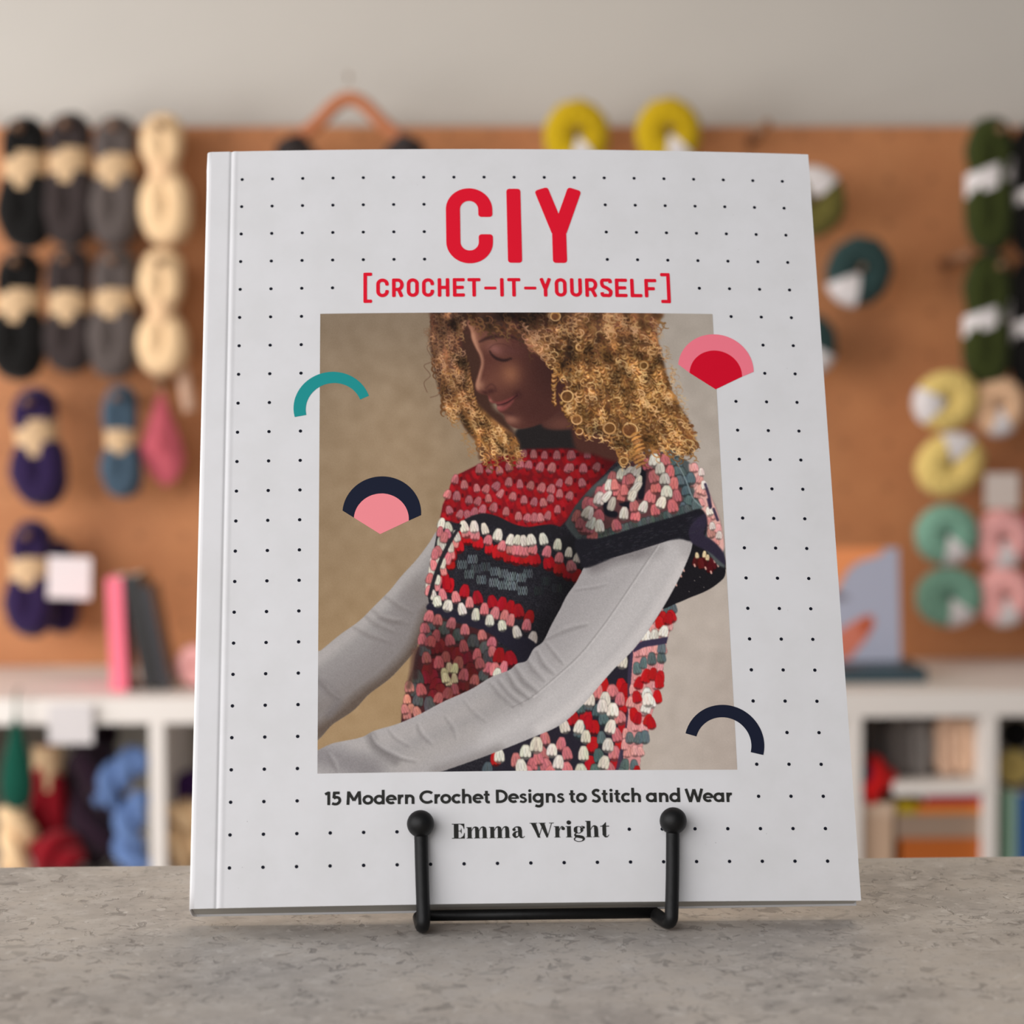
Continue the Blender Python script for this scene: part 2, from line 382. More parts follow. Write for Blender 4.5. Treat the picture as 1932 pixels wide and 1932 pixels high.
    # ---- sweater body
    body = A((1500, 1060), (1290, 1110), (1200, 1150), (1060, 1220), (1010, 1280), (985, 1370), (950, 1440), (930, 1540), (905, 1650))+Cc((880, 240), (845, 400), (835, 520), (850, 640), (825, 710), (800, 780), (790, 900), (750, 990), (730, 1100), (700, 1180), (680, 1290), (660, 1400), (640, 1500), (640, 1900))+D((1020, 1900), (1040, 1740), (1055, 1640), (1095, 1550), (1115, 1440), (1170, 1260), (1200, 1120), (1220, 930), (1245, 830), (1290, 700), (1290, 600), (1330, 300), (1300, -100))+B((1200, 1080), (900, 1040), (600, 1000))
    bm = mask(body, False); put(bm, (37, 35, 41))
    K0 = rng.normal(0, 1, (PH//2+1, PW//2+1)).astype(np.float32)
    kn = np.kron(K0, np.ones((2, 2), np.float32))[:PH, :PW]
    img += (kn*5*bm)[..., None]
    RED, BRED, DRED, PINK, WHT, GRY, CRM, NAVY = (172, 27, 35), (196, 27, 33), (112, 26, 34), (212, 122, 124), (222, 212, 196), (92, 104, 106), (205, 190, 150), (40, 36, 48)
    # yoke
    yoke = A((1500, 1055), (1290, 1108), (1200, 1150), (1060, 1220), (1012, 1280), (985, 1370), (950, 1440), (930, 1540), (1065, 1575), (1150, 1545), (1250, 1525), (1350, 1545), (1450, 1595), (1550, 1612), (1700, 1602))+B((450, 1600), (500, 1550), (600, 1400), (740, 1250), (860, 1120), (840, 1045), (600, 1010), (200, 1010))
    ym = mask(yoke, False, 1); put(ym, (140, 24, 32))
    rows = [A((1540, 1060), (1610, 1066), (1690, 1075), (1780, 1075), (1880, 1075))+B((540, 1072), (650, 1068)),
            A((1215, 1175), (1290, 1175), (1360, 1185), (1430, 1160), (1510, 1135), (1575, 1145), (1660, 1160), (1745, 1165), (1860, 1170))+B((530, 1165), (620, 1170), (720, 1160)),
            A((1040, 1250), (1105, 1290), (1195, 1315), (1265, 1320), (1340, 1300), (1430, 1270), (1510, 1285), (1590, 1295), (1670, 1310), (1740, 1320), (1800, 1278), (1870, 1262))+B((610, 1275),),
            A((985, 1360), (1050, 1372), (1140, 1400), (1205, 1410), (1280, 1390), (1370, 1355), (1460, 1375), (1540, 1400), (1615, 1415), (1680, 1420), (1735, 1390), (1800, 1355), (1875, 1370)),
            A((995, 1475), (1075, 1505), (1130, 1510), (1180, 1490), (1240, 1470), (1320, 1455), (1410, 1485), (1500, 1520), (1565, 1530), (1615, 1530), (1660, 1530), (1715, 1515), (1785, 1470))]
    for i in range(len(rows)):
        for j, p in enumerate(rows[i]):
            for dx, dy in ((9, -11), (-2, 12), (12, 9), (-9, 11)):
                x, y = p[0]+dx+rng.uniform(-2, 2), p[1]+dy+rng.uniform(-2, 2)
                stroke([(x-2, y-3), (x+1, y+4)], 8.5, vary((181, 25, 33), .14), .85, 2, ym)
            stroke([(p[0]+11, p[1]-2), (p[0]+11, p[1]+2)], 4, (84, 16, 24), .8, 1.2, ym)
            stroke([(p[0]-4, p[1]+10), (p[0]-3, p[1]+12)], 4, (92, 16, 24), .7, 1.2, ym)
    for i in range(len(rows)):
        for j, p in enumerate(rows[i]):
            a = rng.uniform(-.25, .25)+(.45 if (i > 1 and 3 <= j <= 5) else 0)
            cluster(p[0], p[1], vary((206, 118, 122), .08), 13, 13, a, 3, True, .55)
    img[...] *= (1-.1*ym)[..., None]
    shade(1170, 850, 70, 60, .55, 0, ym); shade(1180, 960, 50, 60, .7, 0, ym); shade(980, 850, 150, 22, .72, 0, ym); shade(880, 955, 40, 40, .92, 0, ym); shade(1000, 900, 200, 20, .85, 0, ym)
    # dark band under the yoke
    stroke(smooth(A((1070, 1590), (1150, 1555), (1250, 1535), (1350, 1565), (1450, 1615), (1560, 1640), (1680, 1630), (1760, 1640), (1860, 1720), (1932, 1790)), False), [8, 16, 19, 20, 20, 24, 30, 30], (34, 32, 37), 1, 1.5)
    # middle panel
    for _ in range(500):
        x, y = rng.uniform(805, 1110), rng.uniform(990, 1190)
        stroke([(x, y), (x+rng.uniform(-2, 2), y+4)], 2, vary((48, 44, 52), .3), .4, 1, bm)
    pan = Cc((1040, 60), (1075, 20), (1250, 40), (1420, 120), (1700, 110), (1932, 260), (1932, 480), (1650, 900), (1200, 720), (870, 620), (860, 560), (930, 350))
    for (pts, col, w, h, n) in (
        (((1090, 130), (1060, 190), (1135, 130), (1210, 165), (1290, 205), (1350, 235), (1420, 262), (1490, 275), (1550, 275), (1620, 285), (1720, 310), (1800, 350), (1870, 385), (1930, 410)), BRED, 19, 19, 3),
        (((1005, 310), (965, 420), (1000, 480), (975, 460), (1020, 250)), BRED, 16, 20, 2),
        (((1110, 520), (1200, 565), (1310, 600), (1380, 615), (1440, 640), (1500, 665), (1580, 705)), RED, 19, 21, 3),
        (((1120, 85), (1185, 105), (1280, 145), (1380, 190), (1440, 212), (1490, 218), (1540, 222), (1605, 215), (1710, 230), (1800, 275), (1885, 335)), PINK, 17, 16, 3),
        (((1010, 250), (985, 285), (950, 365), (920, 450), (910, 480), (1045, 160)), PINK, 13, 17, 2),
        (((945, 545), (1040, 565), (1145, 602), (1250, 650), (1330, 680), (1400, 700), (1445, 730), (1560, 765)), PINK, 15, 20, 3),
        (((1100, 50), (1175, 50), (1255, 68), (1350, 108), (1440, 147), (1490, 148), (1540, 155), (1592, 147), (1680, 142), (1785, 182), (1865, 238), (1930, 275)), WHT, 15, 17, 3),
        (((1048, 120), (1005, 200), (950, 320), (908, 440), (878, 548)), WHT, 13, 16, 2),
        (((905, 600), (985, 625), (1085, 652), (1190, 690), (1290, 735), (1380, 772), (1485, 820), (1605, 860)), WHT, 15, 18, 3)):
        many(Cc, pts, col, w=w, h=h, n=n, loops=col not in (RED, BRED), j=.06)
    for x, y, k in ((1090, 330, 1), (1165, 290, 1), (1140, 400, .9), (1230, 440, .95), (1260, 345, .7), (1330, 380, 1), (1390, 395, 1), (1320, 460, 1), (1385, 480, 1.05), (1450, 415, 1.05), (1460, 485, 1.1), (1520, 425, 1.1), (1530, 520, 1), (1570, 395, .8), (1190, 360, .7), (1430, 450, .9), (1700, 450, .45), (1780, 500, .45), (1650, 520, .4)):
        p = Cc((x, y))[0]
        for q in range(4):
            a = rng.uniform(-.5, .5); dx = (q-1.5)*4.5
            s = [(p[0]+dx, p[1]-8), (p[0]+dx+1.8+a, p[1]), (p[0]+dx, p[1]+8), (p[0]+dx-1.8+a, p[1]), (p[0]+dx, p[1]-8)]
            stroke(smooth(s, False, 3), 1.5, vary(np.array((112, 124, 126))*k, .12), .85, .6)
    # side strip at far left with its dark seam
    for pts, col in ((((940, 30), (990, 55), (930, 160), (950, 190), (900, 280), (870, 385), (850, 475), (885, 300)), WHT), (((930, 90), (985, 105), (915, 230), (960, 130), (880, 330), (855, 430), (848, 520), (890, 250)), PINK)):
        many(Cc, pts, col, w=14, h=15, n=2)
    stroke(smooth(Cc((1075, 45), (1000, 165), (940, 285), (890, 420), (850, 560)), False), [5, 7, 7, 7, 6], (40, 38, 42), 1, .9)
    # navy band between the panels
    stroke(smooth(Cc((855, 640), (1000, 690), (1200, 760), (1400, 850), (1560, 950), (1560, 1020)), False), [14, 16, 20, 30, 40, 40], (36, 33, 45), 1, 1.5)
    many(Cc, ((905, 600), (985, 625), (1085, 652), (1190, 690), (1290, 735), (1380, 772), (1485, 820)), WHT, w=15, h=18, n=3, j=.05)
    # lower left granny square
    sq = Cc((850, 690), (1000, 740), (1320, 850), (1335, 1000), (1280, 1300), (800, 1500), (650, 1480), (700, 1180), (790, 940), (810, 760))
    sm_ = mask(sq, True, 1); put(sm_, (70, 34, 36))
    many(Cc, ((870, 930), (930, 920), (1000, 960), (880, 1060), (870, 1140), (900, 1200), (1060, 980), (1130, 1010), (1150, 1090), (1100, 1200), (930, 1250), (880, 1290), (1170, 1130), (840, 1080), (820, 1150), (1040, 1290)), (122, 33, 37), w=20, h=20, n=3, loops=False)
    many(Cc, ((860, 760), (830, 835), (815, 940), (960, 790), (1060, 840), (1170, 885), (1250, 935), (1280, 1000), (1245, 1130), (760, 1150), (740, 1240), (770, 1310), (850, 1345)), (80, 82, 80), w=19, h=21, n=3)
    many(Cc, ((850, 702), (910, 730), (1010, 757), (1110, 800), (1235, 840), (1308, 890), (1312, 960), (1280, 1080), (815, 790), (800, 870)), (196, 108, 110), w=17, h=16, n=3)
    many(Cc, ((900, 845), (860, 890), (1000, 880), (1100, 920), (1200, 980), (1215, 1045), (1180, 1170), (830, 1005), (970, 1000), (1060, 1040), (1100, 1130), (1035, 1230), (985, 1265), (920, 1040), (790, 1240), (920, 1300)), (172, 88, 88), w=17, h=18, n=3)
    many(Cc, ((1000, 1080), (960, 1115), (1035, 1085), (990, 1180), (1035, 1155), (965, 1150)), CRM, w=13, h=15, n=3)
    many(Cc, ((705, 1220), (690, 1310), (720, 1380), (690, 1420), (760, 1400), (670, 1380)), (214, 136, 122), w=15, h=15, n=3)
    stroke(smooth(Cc((740, 960), (725, 1100), (700, 1220)), False), 10, (96, 70, 60), .8, 3)
    stroke(smooth(Cc((770, 940), (755, 1050), (750, 1150)), False), 9, (60, 36, 36), .8, 3)
    shade(860, 1270, 70, 60, .8, 0, sm_); shade(830, 1215, 60, 60, .85, 0, sm_)
    # beside it
    many(Cc, ((1360, 990), (1440, 1010)), RED, w=22, h=24, n=3, loops=False)
    many(Cc, ((1390, 1080), (1330, 1090)), PINK, w=17, h=20, n=3)
    many(Cc, ((1345, 1115),), WHT, w=15, h=14, n=3)
    # shadow of the raised arm over the panel
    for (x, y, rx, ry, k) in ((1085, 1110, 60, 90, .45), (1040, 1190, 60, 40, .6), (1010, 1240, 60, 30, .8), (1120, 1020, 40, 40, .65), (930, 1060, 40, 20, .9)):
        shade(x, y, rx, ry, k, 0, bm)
    # lower right granny square
    low = D((-100, 1900), (-60, 1700), (250, 1590), (450, 1500), (740, 1210), (860, 1090), (980, 950), (970, 1300), (900, 1900))
    lm = mask(low, False, 1); put(lm, (38, 34, 44))
    for (pts, col, w, h) in (
        (((540, 1440), (640, 1430), (700, 1510), (690, 1640), (670, 1775), (770, 1200), (900, 1210), (930, 1250), (925, 1350), (912, 1500), (885, 1630), (860, 1770), (340, 1840), (650, 1480), (-20, 1740)), BRED, 20, 23),
        (((600, 1370), (720, 1390), (770, 1450), (755, 1590), (735, 1720), (705, 1825), (660, 1350), (600, 1540), (300, 1840), (-80, 1820)), (84, 100, 100), 18, 20),
        (((130, 1750), (340, 1590), (460, 1635), (500, 1705), (320, 1705), (250, 1780), (345, 1790), (500, 1815), (720, 1250), (830, 1250), (890, 1310), (885, 1440), (862, 1570), (845, 1700), (810, 1820), (290, 1740), (380, 1840), (210, 1840)), (206, 118, 120), 20, 20),
        (((200, 1690), (280, 1640), (165, 1800), (390, 1680), (440, 1765), (480, 1500), (590, 1510), (640, 1580), (620, 1705), (605, 1830), (780, 1310), (835, 1385), (820, 1510), (802, 1640), (775, 1770), (665, 1310), (910, 1030), (760, 1360), (10, 1720)), (226, 218, 200), 20, 21)):
        many(D, pts, col, w=w, h=h, n=3, loops=col != BRED, j=.07)
    stroke(smooth(D((980, 960), (960, 1150), (955, 1350), (930, 1550), (900, 1700), (870, 1850)), False), [9, 9, 6, 6, 8, 10], (62, 54, 74), .9, 1.2)
    # side strip, right
    side = D((985, 950), (1060, 860), (1180, 690), (1200, 640), (1290, 610), (1290, 700), (1245, 830), (1220, 930), (1200, 1120), (1170, 1260), (1115, 1440), (1095, 1550), (1055, 1640), (1040, 1740), (1020, 1900), (890, 1900), (930, 1600), (960, 1300))
    sdm = mask(side, False); put(sdm, (208, 140, 138))
    for pts, col, w, h in (
        (((1010, 960), (1060, 955), (1105, 950), (1150, 943), (1195, 938), (1015, 1140), (1080, 1085), (1125, 1070), (1175, 1068), (980, 1240), (1050, 1225), (1155, 1200), (970, 1385), (1030, 1375), (1000, 1500), (1060, 1510), (940, 1690), (1000, 1680), (1035, 1690), (1120, 800), (1180, 772), (1245, 765), (930, 1560), (920, 1640), (1060, 1390), (965, 1330)), (228, 156, 152), 14, 17),
        (((1270, 640), (1230, 655), (1010, 1082), (1058, 1042), (1118, 1012), (1190, 1002), (960, 1590), (1022, 1592), (1070, 1582), (925, 1785), (990, 1788), (900, 1850), (1190, 930)), (96, 112, 112), 15, 18),
        (((1200, 712), (1260, 702), (1178, 745), (1240, 720), (1030, 1190), (1078, 1140), (1128, 1125), (1180, 1150), (1010, 1290), (1160, 1290), (990, 1420), (1090, 1460), (1020, 1450), (1112, 1480), (1170, 1180), (1010, 1835)), BRED, 15, 20),
        (((1080, 845), (1140, 838), (1210, 815), (1085, 1265), (1112, 1325), (1080, 1365), (1090, 1310)), (236, 228, 214), 17, 18)):
        many(D, pts, col, w=w, h=h, n=3, loops=col != BRED, j=.07)
    stroke(smooth(D((985, 945), (1060, 910), (1150, 895), (1235, 880)), False), 12, (58, 50, 72), 1, 1.2, sdm)
    # back flap below the shoulder cap
    fl = D((1400, 150), (1520, 100), (1600, 170), (1650, 270), (1655, 400), (1610, 460), (1520, 520), (1400, 570), (1300, 612), (1195, 648), (1270, 510), (1340, 380))
    fm = mask(fl, True); put(fm, (27, 25, 29))
    many(D, ((1440, 300), (1500, 310), (1560, 320), (1540, 350), (1480, 320)), (96, 22, 26), w=14, h=16, n=2, loops=False)
    many(D, ((1450, 260), (1505, 255), (1525, 275)), (226, 200, 160), w=8, h=9, n=2)
    for x, y in ((1510, 350), (1550, 380), (1430, 330), (1330, 405), (1295, 470), (1350, 365), (1575, 300), (1600, 330)):
        p = D((x, y))[0]; stroke([p, (p[0]+1, p[1]+3)], 3.5, (220, 170, 155), .9, .8)
    for x, y in ((1390, 525), (1430, 445), (1498, 494), (1470, 420)):
        p = D((x, y))[0]; stroke([p, (p[0]+.6, p[1]+.6)], 1.4, (150, 140, 132), .8, .6)
    # ---- near sleeve
    near = D((600, 400), (660, 325), (900, 262), (1180, 175), (1395, 105), (1412, 200), (1350, 365), (1280, 505), (1200, 645), (1100, 800), (980, 955), (850, 1085), (740, 1210), (600, 1370), (450, 1500), (250, 1590), (0, 1690))+Cc((1150, 1765), (900, 1850), (700, 1900), (0, 1900), (0, 1700), (40, 1682), (150, 1632), (350, 1590), (450, 1540), (620, 1490), (780, 1420), (950, 1330), (1150, 1240), (1300, 1150), (1430, 1100), (1490, 1052), (1560, 1030), (1610, 945), (1680, 890), (1740, 770), (1800, 660), (1850, 560), (1920, 460))
    nm = mask(near); put(nm, (166, 161, 160))
    def band(F, p, w, c, a): stroke(smooth(F(*p), False), w, c, a, w*.33 if np.isscalar(w) else max(w)*.33, nm)
    band(D, ((650, 380), (520, 580), (380, 800), (250, 960), (60, 1110)), 60, (150, 145, 145), .6)
    band(D, ((1180, 230), (900, 260), (700, 340)), 26, (110, 104, 104), .65)
    band(D, ((1320, 150), (1380, 260)), 36, (150, 144, 142), .5)
    band(D, ((1270, 260), (1060, 560), (800, 900), (520, 1230), (250, 1420), (-60, 1560)), 62, (190, 185, 183), .8)
    band(D, ((1350, 330), (1180, 620), (960, 930), (720, 1180), (520, 1380), (300, 1530)), 22, (206, 200, 197), .7)
    band(Cc, ((1500, 1250), (1250, 1400), (950, 1550), (700, 1690), (400, 1800)), 60, (150, 145, 143), .6)
    band(Cc, ((1350, 1690), (1150, 1770), (900, 1840)), 24, (138, 132, 130), .75)
    band(Cc, ((1250, 1330), (900, 1480), (600, 1580), (300, 1650)), 26, (170, 164, 161), .6)
    band(Cc, ((1150, 1560), (900, 1680), (650, 1790)), 34, (172, 166, 162), .5)
    band(Cc, ((60, 1720), (200, 1760), (420, 1830)), 44, (124, 119, 120), .7)
    band(Cc, ((420, 1580), (460, 1660), (600, 1760)), 18, (112, 107, 106), .55)
    # seam down the sleeve
    stroke(smooth(D((1165, 185), (1060, 340), (900, 580), (760, 780), (600, 980), (440, 1130), (250, 1290), (100, 1370)), False), 2.2, (122, 117, 116), .55, 1.2, nm)
    stroke(smooth(D((1172, 195), (1070, 345), (910, 585), (770, 785), (610, 985), (450, 1135), (260, 1295)), False), 3, (202, 197, 195), .5, 1.4, nm)
    for F, p, w, k in ((D, ((640, 770), (480, 810), (340, 880)), 8, 1), (D, ((560, 520), (700, 500), (780, 480)), 5, .5), (D, ((200, 1010), (250, 1090), (330, 1180)), 9, .8), (D, ((120, 1080), (190, 1180), (280, 1260)), 10, 1), (D, ((60, 1120), (130, 1230), (220, 1310)), 9, 1), (D, ((280, 970), (330, 1060), (400, 1130)), 8, .8), (D, ((0, 1180), (80, 1280), (170, 1350)), 9, .8), (D, ((-60, 1200), (20, 1290), (110, 1370)), 8, .6), (D, ((340, 900), (420, 1000), (470, 1060)), 6, .6),
                       (Cc, ((420, 1590), (470, 1660), (620, 1740), (740, 1770)), 7, .9), (Cc, ((760, 1500), (790, 1570), (860, 1640)), 7, .7), (Cc, ((960, 1440), (1020, 1530), (1040, 1600)), 6, .5), (Cc, ((110, 1720), (150, 1780), (170, 1835)), 8, .7), (Cc, ((550, 1540), (600, 1600), (700, 1660)), 5, .5), (Cc, ((1100, 1330), (1180, 1420), (1260, 1480)), 6, .4)):
        q = smooth(F(*p), False)
        stroke(q, [2, w*1.3, 2], (112, 107, 106), .55*k, w*.5, nm)
        stroke(q+np.array((4.2, -4.8)), [1.5, w, 1.5], (200, 195, 194), .4*k, w*.45, nm)
    img += (kn*2.6*(nm+m*.8))[..., None]
    # ---- shoulder cap
    cap = B((1060, 1050), (1230, 1042), (1330, 1085), (1420, 1150), (1500, 1280), (1580, 1440), (1622, 1560), (1648, 1700), (1652, 1900), (1600, 1880), (1520, 1780), (1450, 1690), (1480, 1470), (1350, 1490), (1100, 1565), (800, 1650), (600, 1720), (530, 1640), (490, 1580), (560, 1450), (680, 1310), (800, 1210), (900, 1140))
    cm = mask(cap, False, 1); put(cm, (80, 86, 86))
    inner = B((1050, 1060), (1230, 1060), (1330, 1250), (1350, 1440), (1100, 1530), (800, 1620), (640, 1690), (560, 1560), (700, 1350), (850, 1220))
    put(mask(inner, False, 3), (92, 56, 58))
    rs = B((1390, 1140), (1470, 1210), (1560, 1400), (1620, 1560), (1648, 1750), (1600, 1800), (1530, 1650), (1480, 1470), (1420, 1300))
    rm = mask(rs, True, 1); put(rm, (222, 170, 160))
    many(B, ((1430, 1165), (1420, 1270), (1470, 1250), (1500, 1340), (1450, 1360), (1480, 1420), (1560, 1510), (1530, 1560), (1600, 1610), (1550, 1640), (1590, 1700), (1480, 1320)), (226, 156, 150), w=13, h=14, n=3)
    many(B, ((1480, 1200), (1500, 1290), (1560, 1590), (1610, 1660), (1540, 1480)), (238, 222, 206), w=12, h=13, n=3)
    for p in (((1510, 1290), (1535, 1370), (1550, 1450)), ((1570, 1470), (1600, 1550)), ((1545, 1460), (1530, 1400))):
        stroke(B(*p), 5, (52, 44, 66), .9, 1.2)
    for p in (((1150, 1140), (1060, 1190), (1050, 1260), (1040, 1380)), ((780, 1410), (800, 1490), (850, 1510)), ((900, 1430), (960, 1440), (990, 1400)), ((1010, 1180), (1060, 1170))):
        stroke(smooth(B(*p), False), [9, 15, 12], (26, 25, 33), 1, 2)
    gpts = [(1270, 1080), (1310, 1130), (1340, 1200), (1360, 1265), (1372, 1335), (1385, 1405), (1350, 1455), (1240, 1060), (1260, 1120), (1300, 1190), (1320, 1260), (1440, 1440), (1400, 1240)]
    many(B, gpts, (88, 104, 106), w=17, h=16, n=4)
    stroke(smooth(B((1250, 1060), (1330, 1180), (1380, 1290), (1420, 1390), (1490, 1460)), False), 2.5, (142, 158, 158), .7, .9)
    for q in range(26):
        t = q/25; x, y = B((600+t*780, 1715-t*235))[0]
        cluster(x, y-3, vary((78, 86, 84), .15), 12, 13, -.3, 3)
    many(B, ((830, 1240), (740, 1345), (650, 1425), (575, 1520), (620, 1600), (690, 1650), (730, 1515), (860, 1585), (1000, 1515), (990, 1440), (1140, 1475), (1110, 1375), (1150, 1310), (1130, 1230), (1085, 1140), (1150, 1070), (1215, 1110), (1252, 1190), (1280, 1280), (1300, 1370), (1270, 1445), (600, 1570), (660, 1600), (680, 1430), (780, 1330)), (204, 114, 114), w=18, h=18, n=3)
    many(B, ((1140, 1110), (1180, 1170), (1215, 1250), (1230, 1340), (1190, 1420), (1060, 1450), (920, 1500), (680, 1570), (740, 1590), (810, 1295), (735, 1390), (655, 1495), (900, 1215), (960, 1205), (1010, 1190)), WHT, w=18, h=18, n=3, ang=.2)
    for x, y in ((870, 1330), (930, 1270), (900, 1375), (850, 1290), (960, 1250), (920, 1330)):
        many(B, ((x, y),), (212, 118, 116), w=17, h=18, n=4)
    many(B, ((1020, 1270), (985, 1340), (1010, 1310), (980, 1370), (830, 1430), (790, 1375)), WHT, w=14, h=20, n=2, ang=.5)
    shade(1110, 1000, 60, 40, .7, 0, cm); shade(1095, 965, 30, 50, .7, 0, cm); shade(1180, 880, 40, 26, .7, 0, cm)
    # dark hems
    hem = B((560, 1700), (750, 1680), (1000, 1605), (1300, 1522), (1480, 1472), (1525, 1590), (1490, 1690), (1400, 1705), (1300, 1690), (1050, 1745), (880, 1805), (640, 1900), (590, 1830))
    hm = mask(hem, True, 1); put(hm, (28, 27, 33))
    hem2 = D((1395, 60), (1500, -40), (1520, 30), (1500, 110), (1570, 160), (1640, 240), (1655, 330), (1610, 300), (1540, 240), (1440, 190), (1400, 150))
    put(mask(hem2, True, 1), (46, 40, 56))
    for _ in range(160):
        t = rng.uniform(); x, y = B((600+t*900, 1850-t*280+rng.uniform(-90, 60)))[0]
        stroke([(x, y), (x+5, y-1.5)], 1.4, vary((52, 50, 56), .25), .5, .7, hm)
    glow(1318, 985, 14, 12, (52, 44, 66), .5, 0, hm)
    # ---- neck, collar and face
    fill(A((900, 20), (1300, 20), (1300, 660), (1400, 790), (1500, 1000), (1320, 1060), (1180, 850), (1080, 620), (960, 400)), (66, 43, 35), True, 4)
    neck = A((1560, 850), (1700, 700), (1900, 560), (2080, 600), (2120, 960), (1800, 940), (1640, 930))
    fill(neck, (74, 45, 40), True, 2)
    glow(1060, 800, 30, 14, (112, 70, 58), .6)
    col = A((1480, 900), (1560, 870), (1650, 845), (1690, 880), (1780, 895), (1950, 890), (2050, 940), (2050, 1040), (1850, 1030), (1560, 1035), (1480, 1030))
    fill(col, (36, 32, 32), True, 2)
    face = A((1100, 20), (1120, 110), (1150, 170), (1160, 230), (1190, 300), (1215, 350), (1224, 410), (1205, 490), (1186, 560), (1192, 605), (1225, 630), (1272, 640), (1285, 672), (1300, 694), (1340, 702), (1345, 735), (1362, 762), (1395, 785), (1410, 830), (1450, 868), (1500, 885), (1570, 878), (1650, 852), (1740, 800), (1850, 700), (1900, 600), (1900, 300), (1800, 100), (1600, 20))
    fm = mask(face, True, 1); put(fm, (86, 50, 43))
    glow(1045, 690, 60, 95, (58, 34, 31), .92, 0, fm)
    glow(1010, 775, 50, 26, (70, 40, 36), .7, .2, fm)
    glow(928, 640, 34, 22, (132, 88, 70), .6, 0, fm)
    glow(888, 630, 12, 32, (188, 134, 104), .85, -.25, fm)
    glow(962, 706, 20, 22, (146, 96, 70), .8, 0, fm)
    glow(930, 720, 26, 30, (120, 76, 60), .5, 0, fm)
    stroke(smooth(A((1168, 200), (1196, 290), (1226, 350), (1236, 410), (1216, 490), (1200, 560), (1206, 592)), False), [5, 7, 6, 5, 7, 8, 4], (184, 134, 108), .75, 3, fm)
    glow(905, 727, 9, 10, (170, 122, 98), .7, 0, fm)
    glow(926, 738, 9, 5, (62, 34, 32), .8, -.2, fm)        # nostril side
    glow(915, 741, 6, 3, (60, 32, 30), .7, .3, fm)
    stroke(smooth(A((1262, 590), (1300, 560), (1330, 580), (1335, 610)), False), 3, (74, 44, 40), .6, 2, fm)
    # brow and eye
    stroke(smooth(A((1218, 250), (1280, 222), (1360, 208), (1450, 216), (1510, 240)), False), [3, 7, 8, 6, 2], (52, 32, 30), .85, 2.4, fm)
    glow(935, 659, 15, 9, (140, 92, 84), .8, .35, fm)
    glow(962, 662, 20, 10, (92, 56, 52), .6, .2, fm)
    stroke(smooth(A((1290, 318), (1310, 350), (1350, 376), (1400, 386), (1450, 372)), False), [2, 4, 5, 5, 2], (40, 25, 25), .85, 1.8, fm)
    for t in np.linspace(0, 1, 9):
        x, y = A((1325+t*110, 365+18*math.sin(t*3)))[0]
        stroke([(x, y), (x+2+2*t, y+4)], [1.6, .7], (40, 26, 25), .6, .9, fm)
    stroke(smooth(A((1285, 300), (1330, 268), (1400, 270), (1450, 300)), False), 2, (80, 48, 44), .6, 1.3, fm)
    # mouth
    stroke(smooth(A((1285, 655), (1300, 690), (1340, 704), (1400, 690), (1460, 660), (1500, 636)), False), [4, 7, 8, 7, 5, 2], (122, 60, 58), .8, 2, fm)
    stroke(smooth(A((1345, 735), (1380, 740), (1420, 718), (1460, 682)), False), [6, 9, 6, 2], (140, 72, 70), .7, 2.6, fm)
    stroke(smooth(A((1310, 704), (1360, 712), (1420, 692), (1465, 662), (1492, 640)), False), [2, 2.6, 2.4, 2.2, 3], (48, 24, 26), .9, 1, fm)
    glow(977, 744, 8, 8, (54, 30, 30), .6, 0, fm)
    glow(924, 756, 5, 4, (168, 120, 100), .6, 0, fm)
    glow(940, 769, 8, 4, (186, 112, 106), .5, -.3, fm)
    glow(964, 792, 16, 9, (152, 104, 86), .75, .2, fm)
    glow(962, 780, 12, 4, (70, 40, 38), .6, .2, fm)
    fill([(1085, 770), (1160, 780), (1190, 830), (1170, 870), (1120, 858), (1085, 845)], (74, 44, 37), True, 3)
    # ---- hair
    def region(pts, f=3): return mask(pts, True, f)
    hl = A((870, 20), (1130, 20), (1120, 110), (1080, 180), (1060, 280), (1100, 330), (1135, 410), (1130, 560), (1180, 670), (1260, 760), (1350, 840), (1470, 930), (1510, 1000), (1490, 1060), (1300, 1085), (1215, 1110), (1200, 1000), (1110, 880), (1060, 790), (980, 780), (940, 660), (900, 520), (880, 380), (850, 230), (870, 120))
    hr = A((1080, 20), (1120, 60), (1200, 130), (1290, 180), (1400, 175), (1500, 160), (1540, 250), (1620, 330), (1740, 430), (1800, 480))+B((500, 560), (490, 700), (520, 780), (580, 850), (640, 940), (760, 960), (860, 1040), (900, 1160), (960, 1120), (1060, 1040), (1250, 1040), (1390, 1080), (1440, 980), (1400, 850), (1330, 730), (1260, 600), (1210, 420), (1170, 260), (1150, 130), (1090, 20))
    ml, mr = region(hl, 2), region(hr, 2)
    put(ml, (78, 52, 39)); put(mr, (104, 70, 46))
    glow(850, 640, 50, 70, (70, 46, 38), .85, 0, ml); glow(930, 790, 50, 60, (150, 104, 58), .7, 0, ml)
    glow(950, 604, 90, 30, (54, 37, 33), 1, 0, mr); glow(1075, 660, 30, 70, (82, 56, 42), .8, 0, mr); glow(1130, 640, 26, 60, (92, 62, 46), .6, 0, mr)
    glow(1150, 800, 40, 40, (90, 58, 38), .6, 0, mr); glow(1225, 770, 60, 90, (158, 112, 64), .6, 0, mr)
    glow(1110, 830, 60, 20, (70, 44, 36), .8, 0, mr)
    def hue(x, y, k):
        # strand colour by where it hangs: brown near the forehead and left, golden to the right and at the tips
        if x < 985: g = np.clip((y-640)/170, 0, 1)*.85+.1
        else: g = np.clip((x-985)/60, 0, 1)*np.clip(.35+(y-590)/160, 0, 1)
        dk, md, hi = np.array((72, 46, 36.))*(1-g)+np.array((112, 72, 40.))*g, np.array((112, 76, 54.))*(1-g)+np.array((164, 114, 63.))*g, np.array((160, 118, 90.))*(1-g)+np.array((222, 178, 122.))*g
        return vary((dk, md, hi)[k], .1)
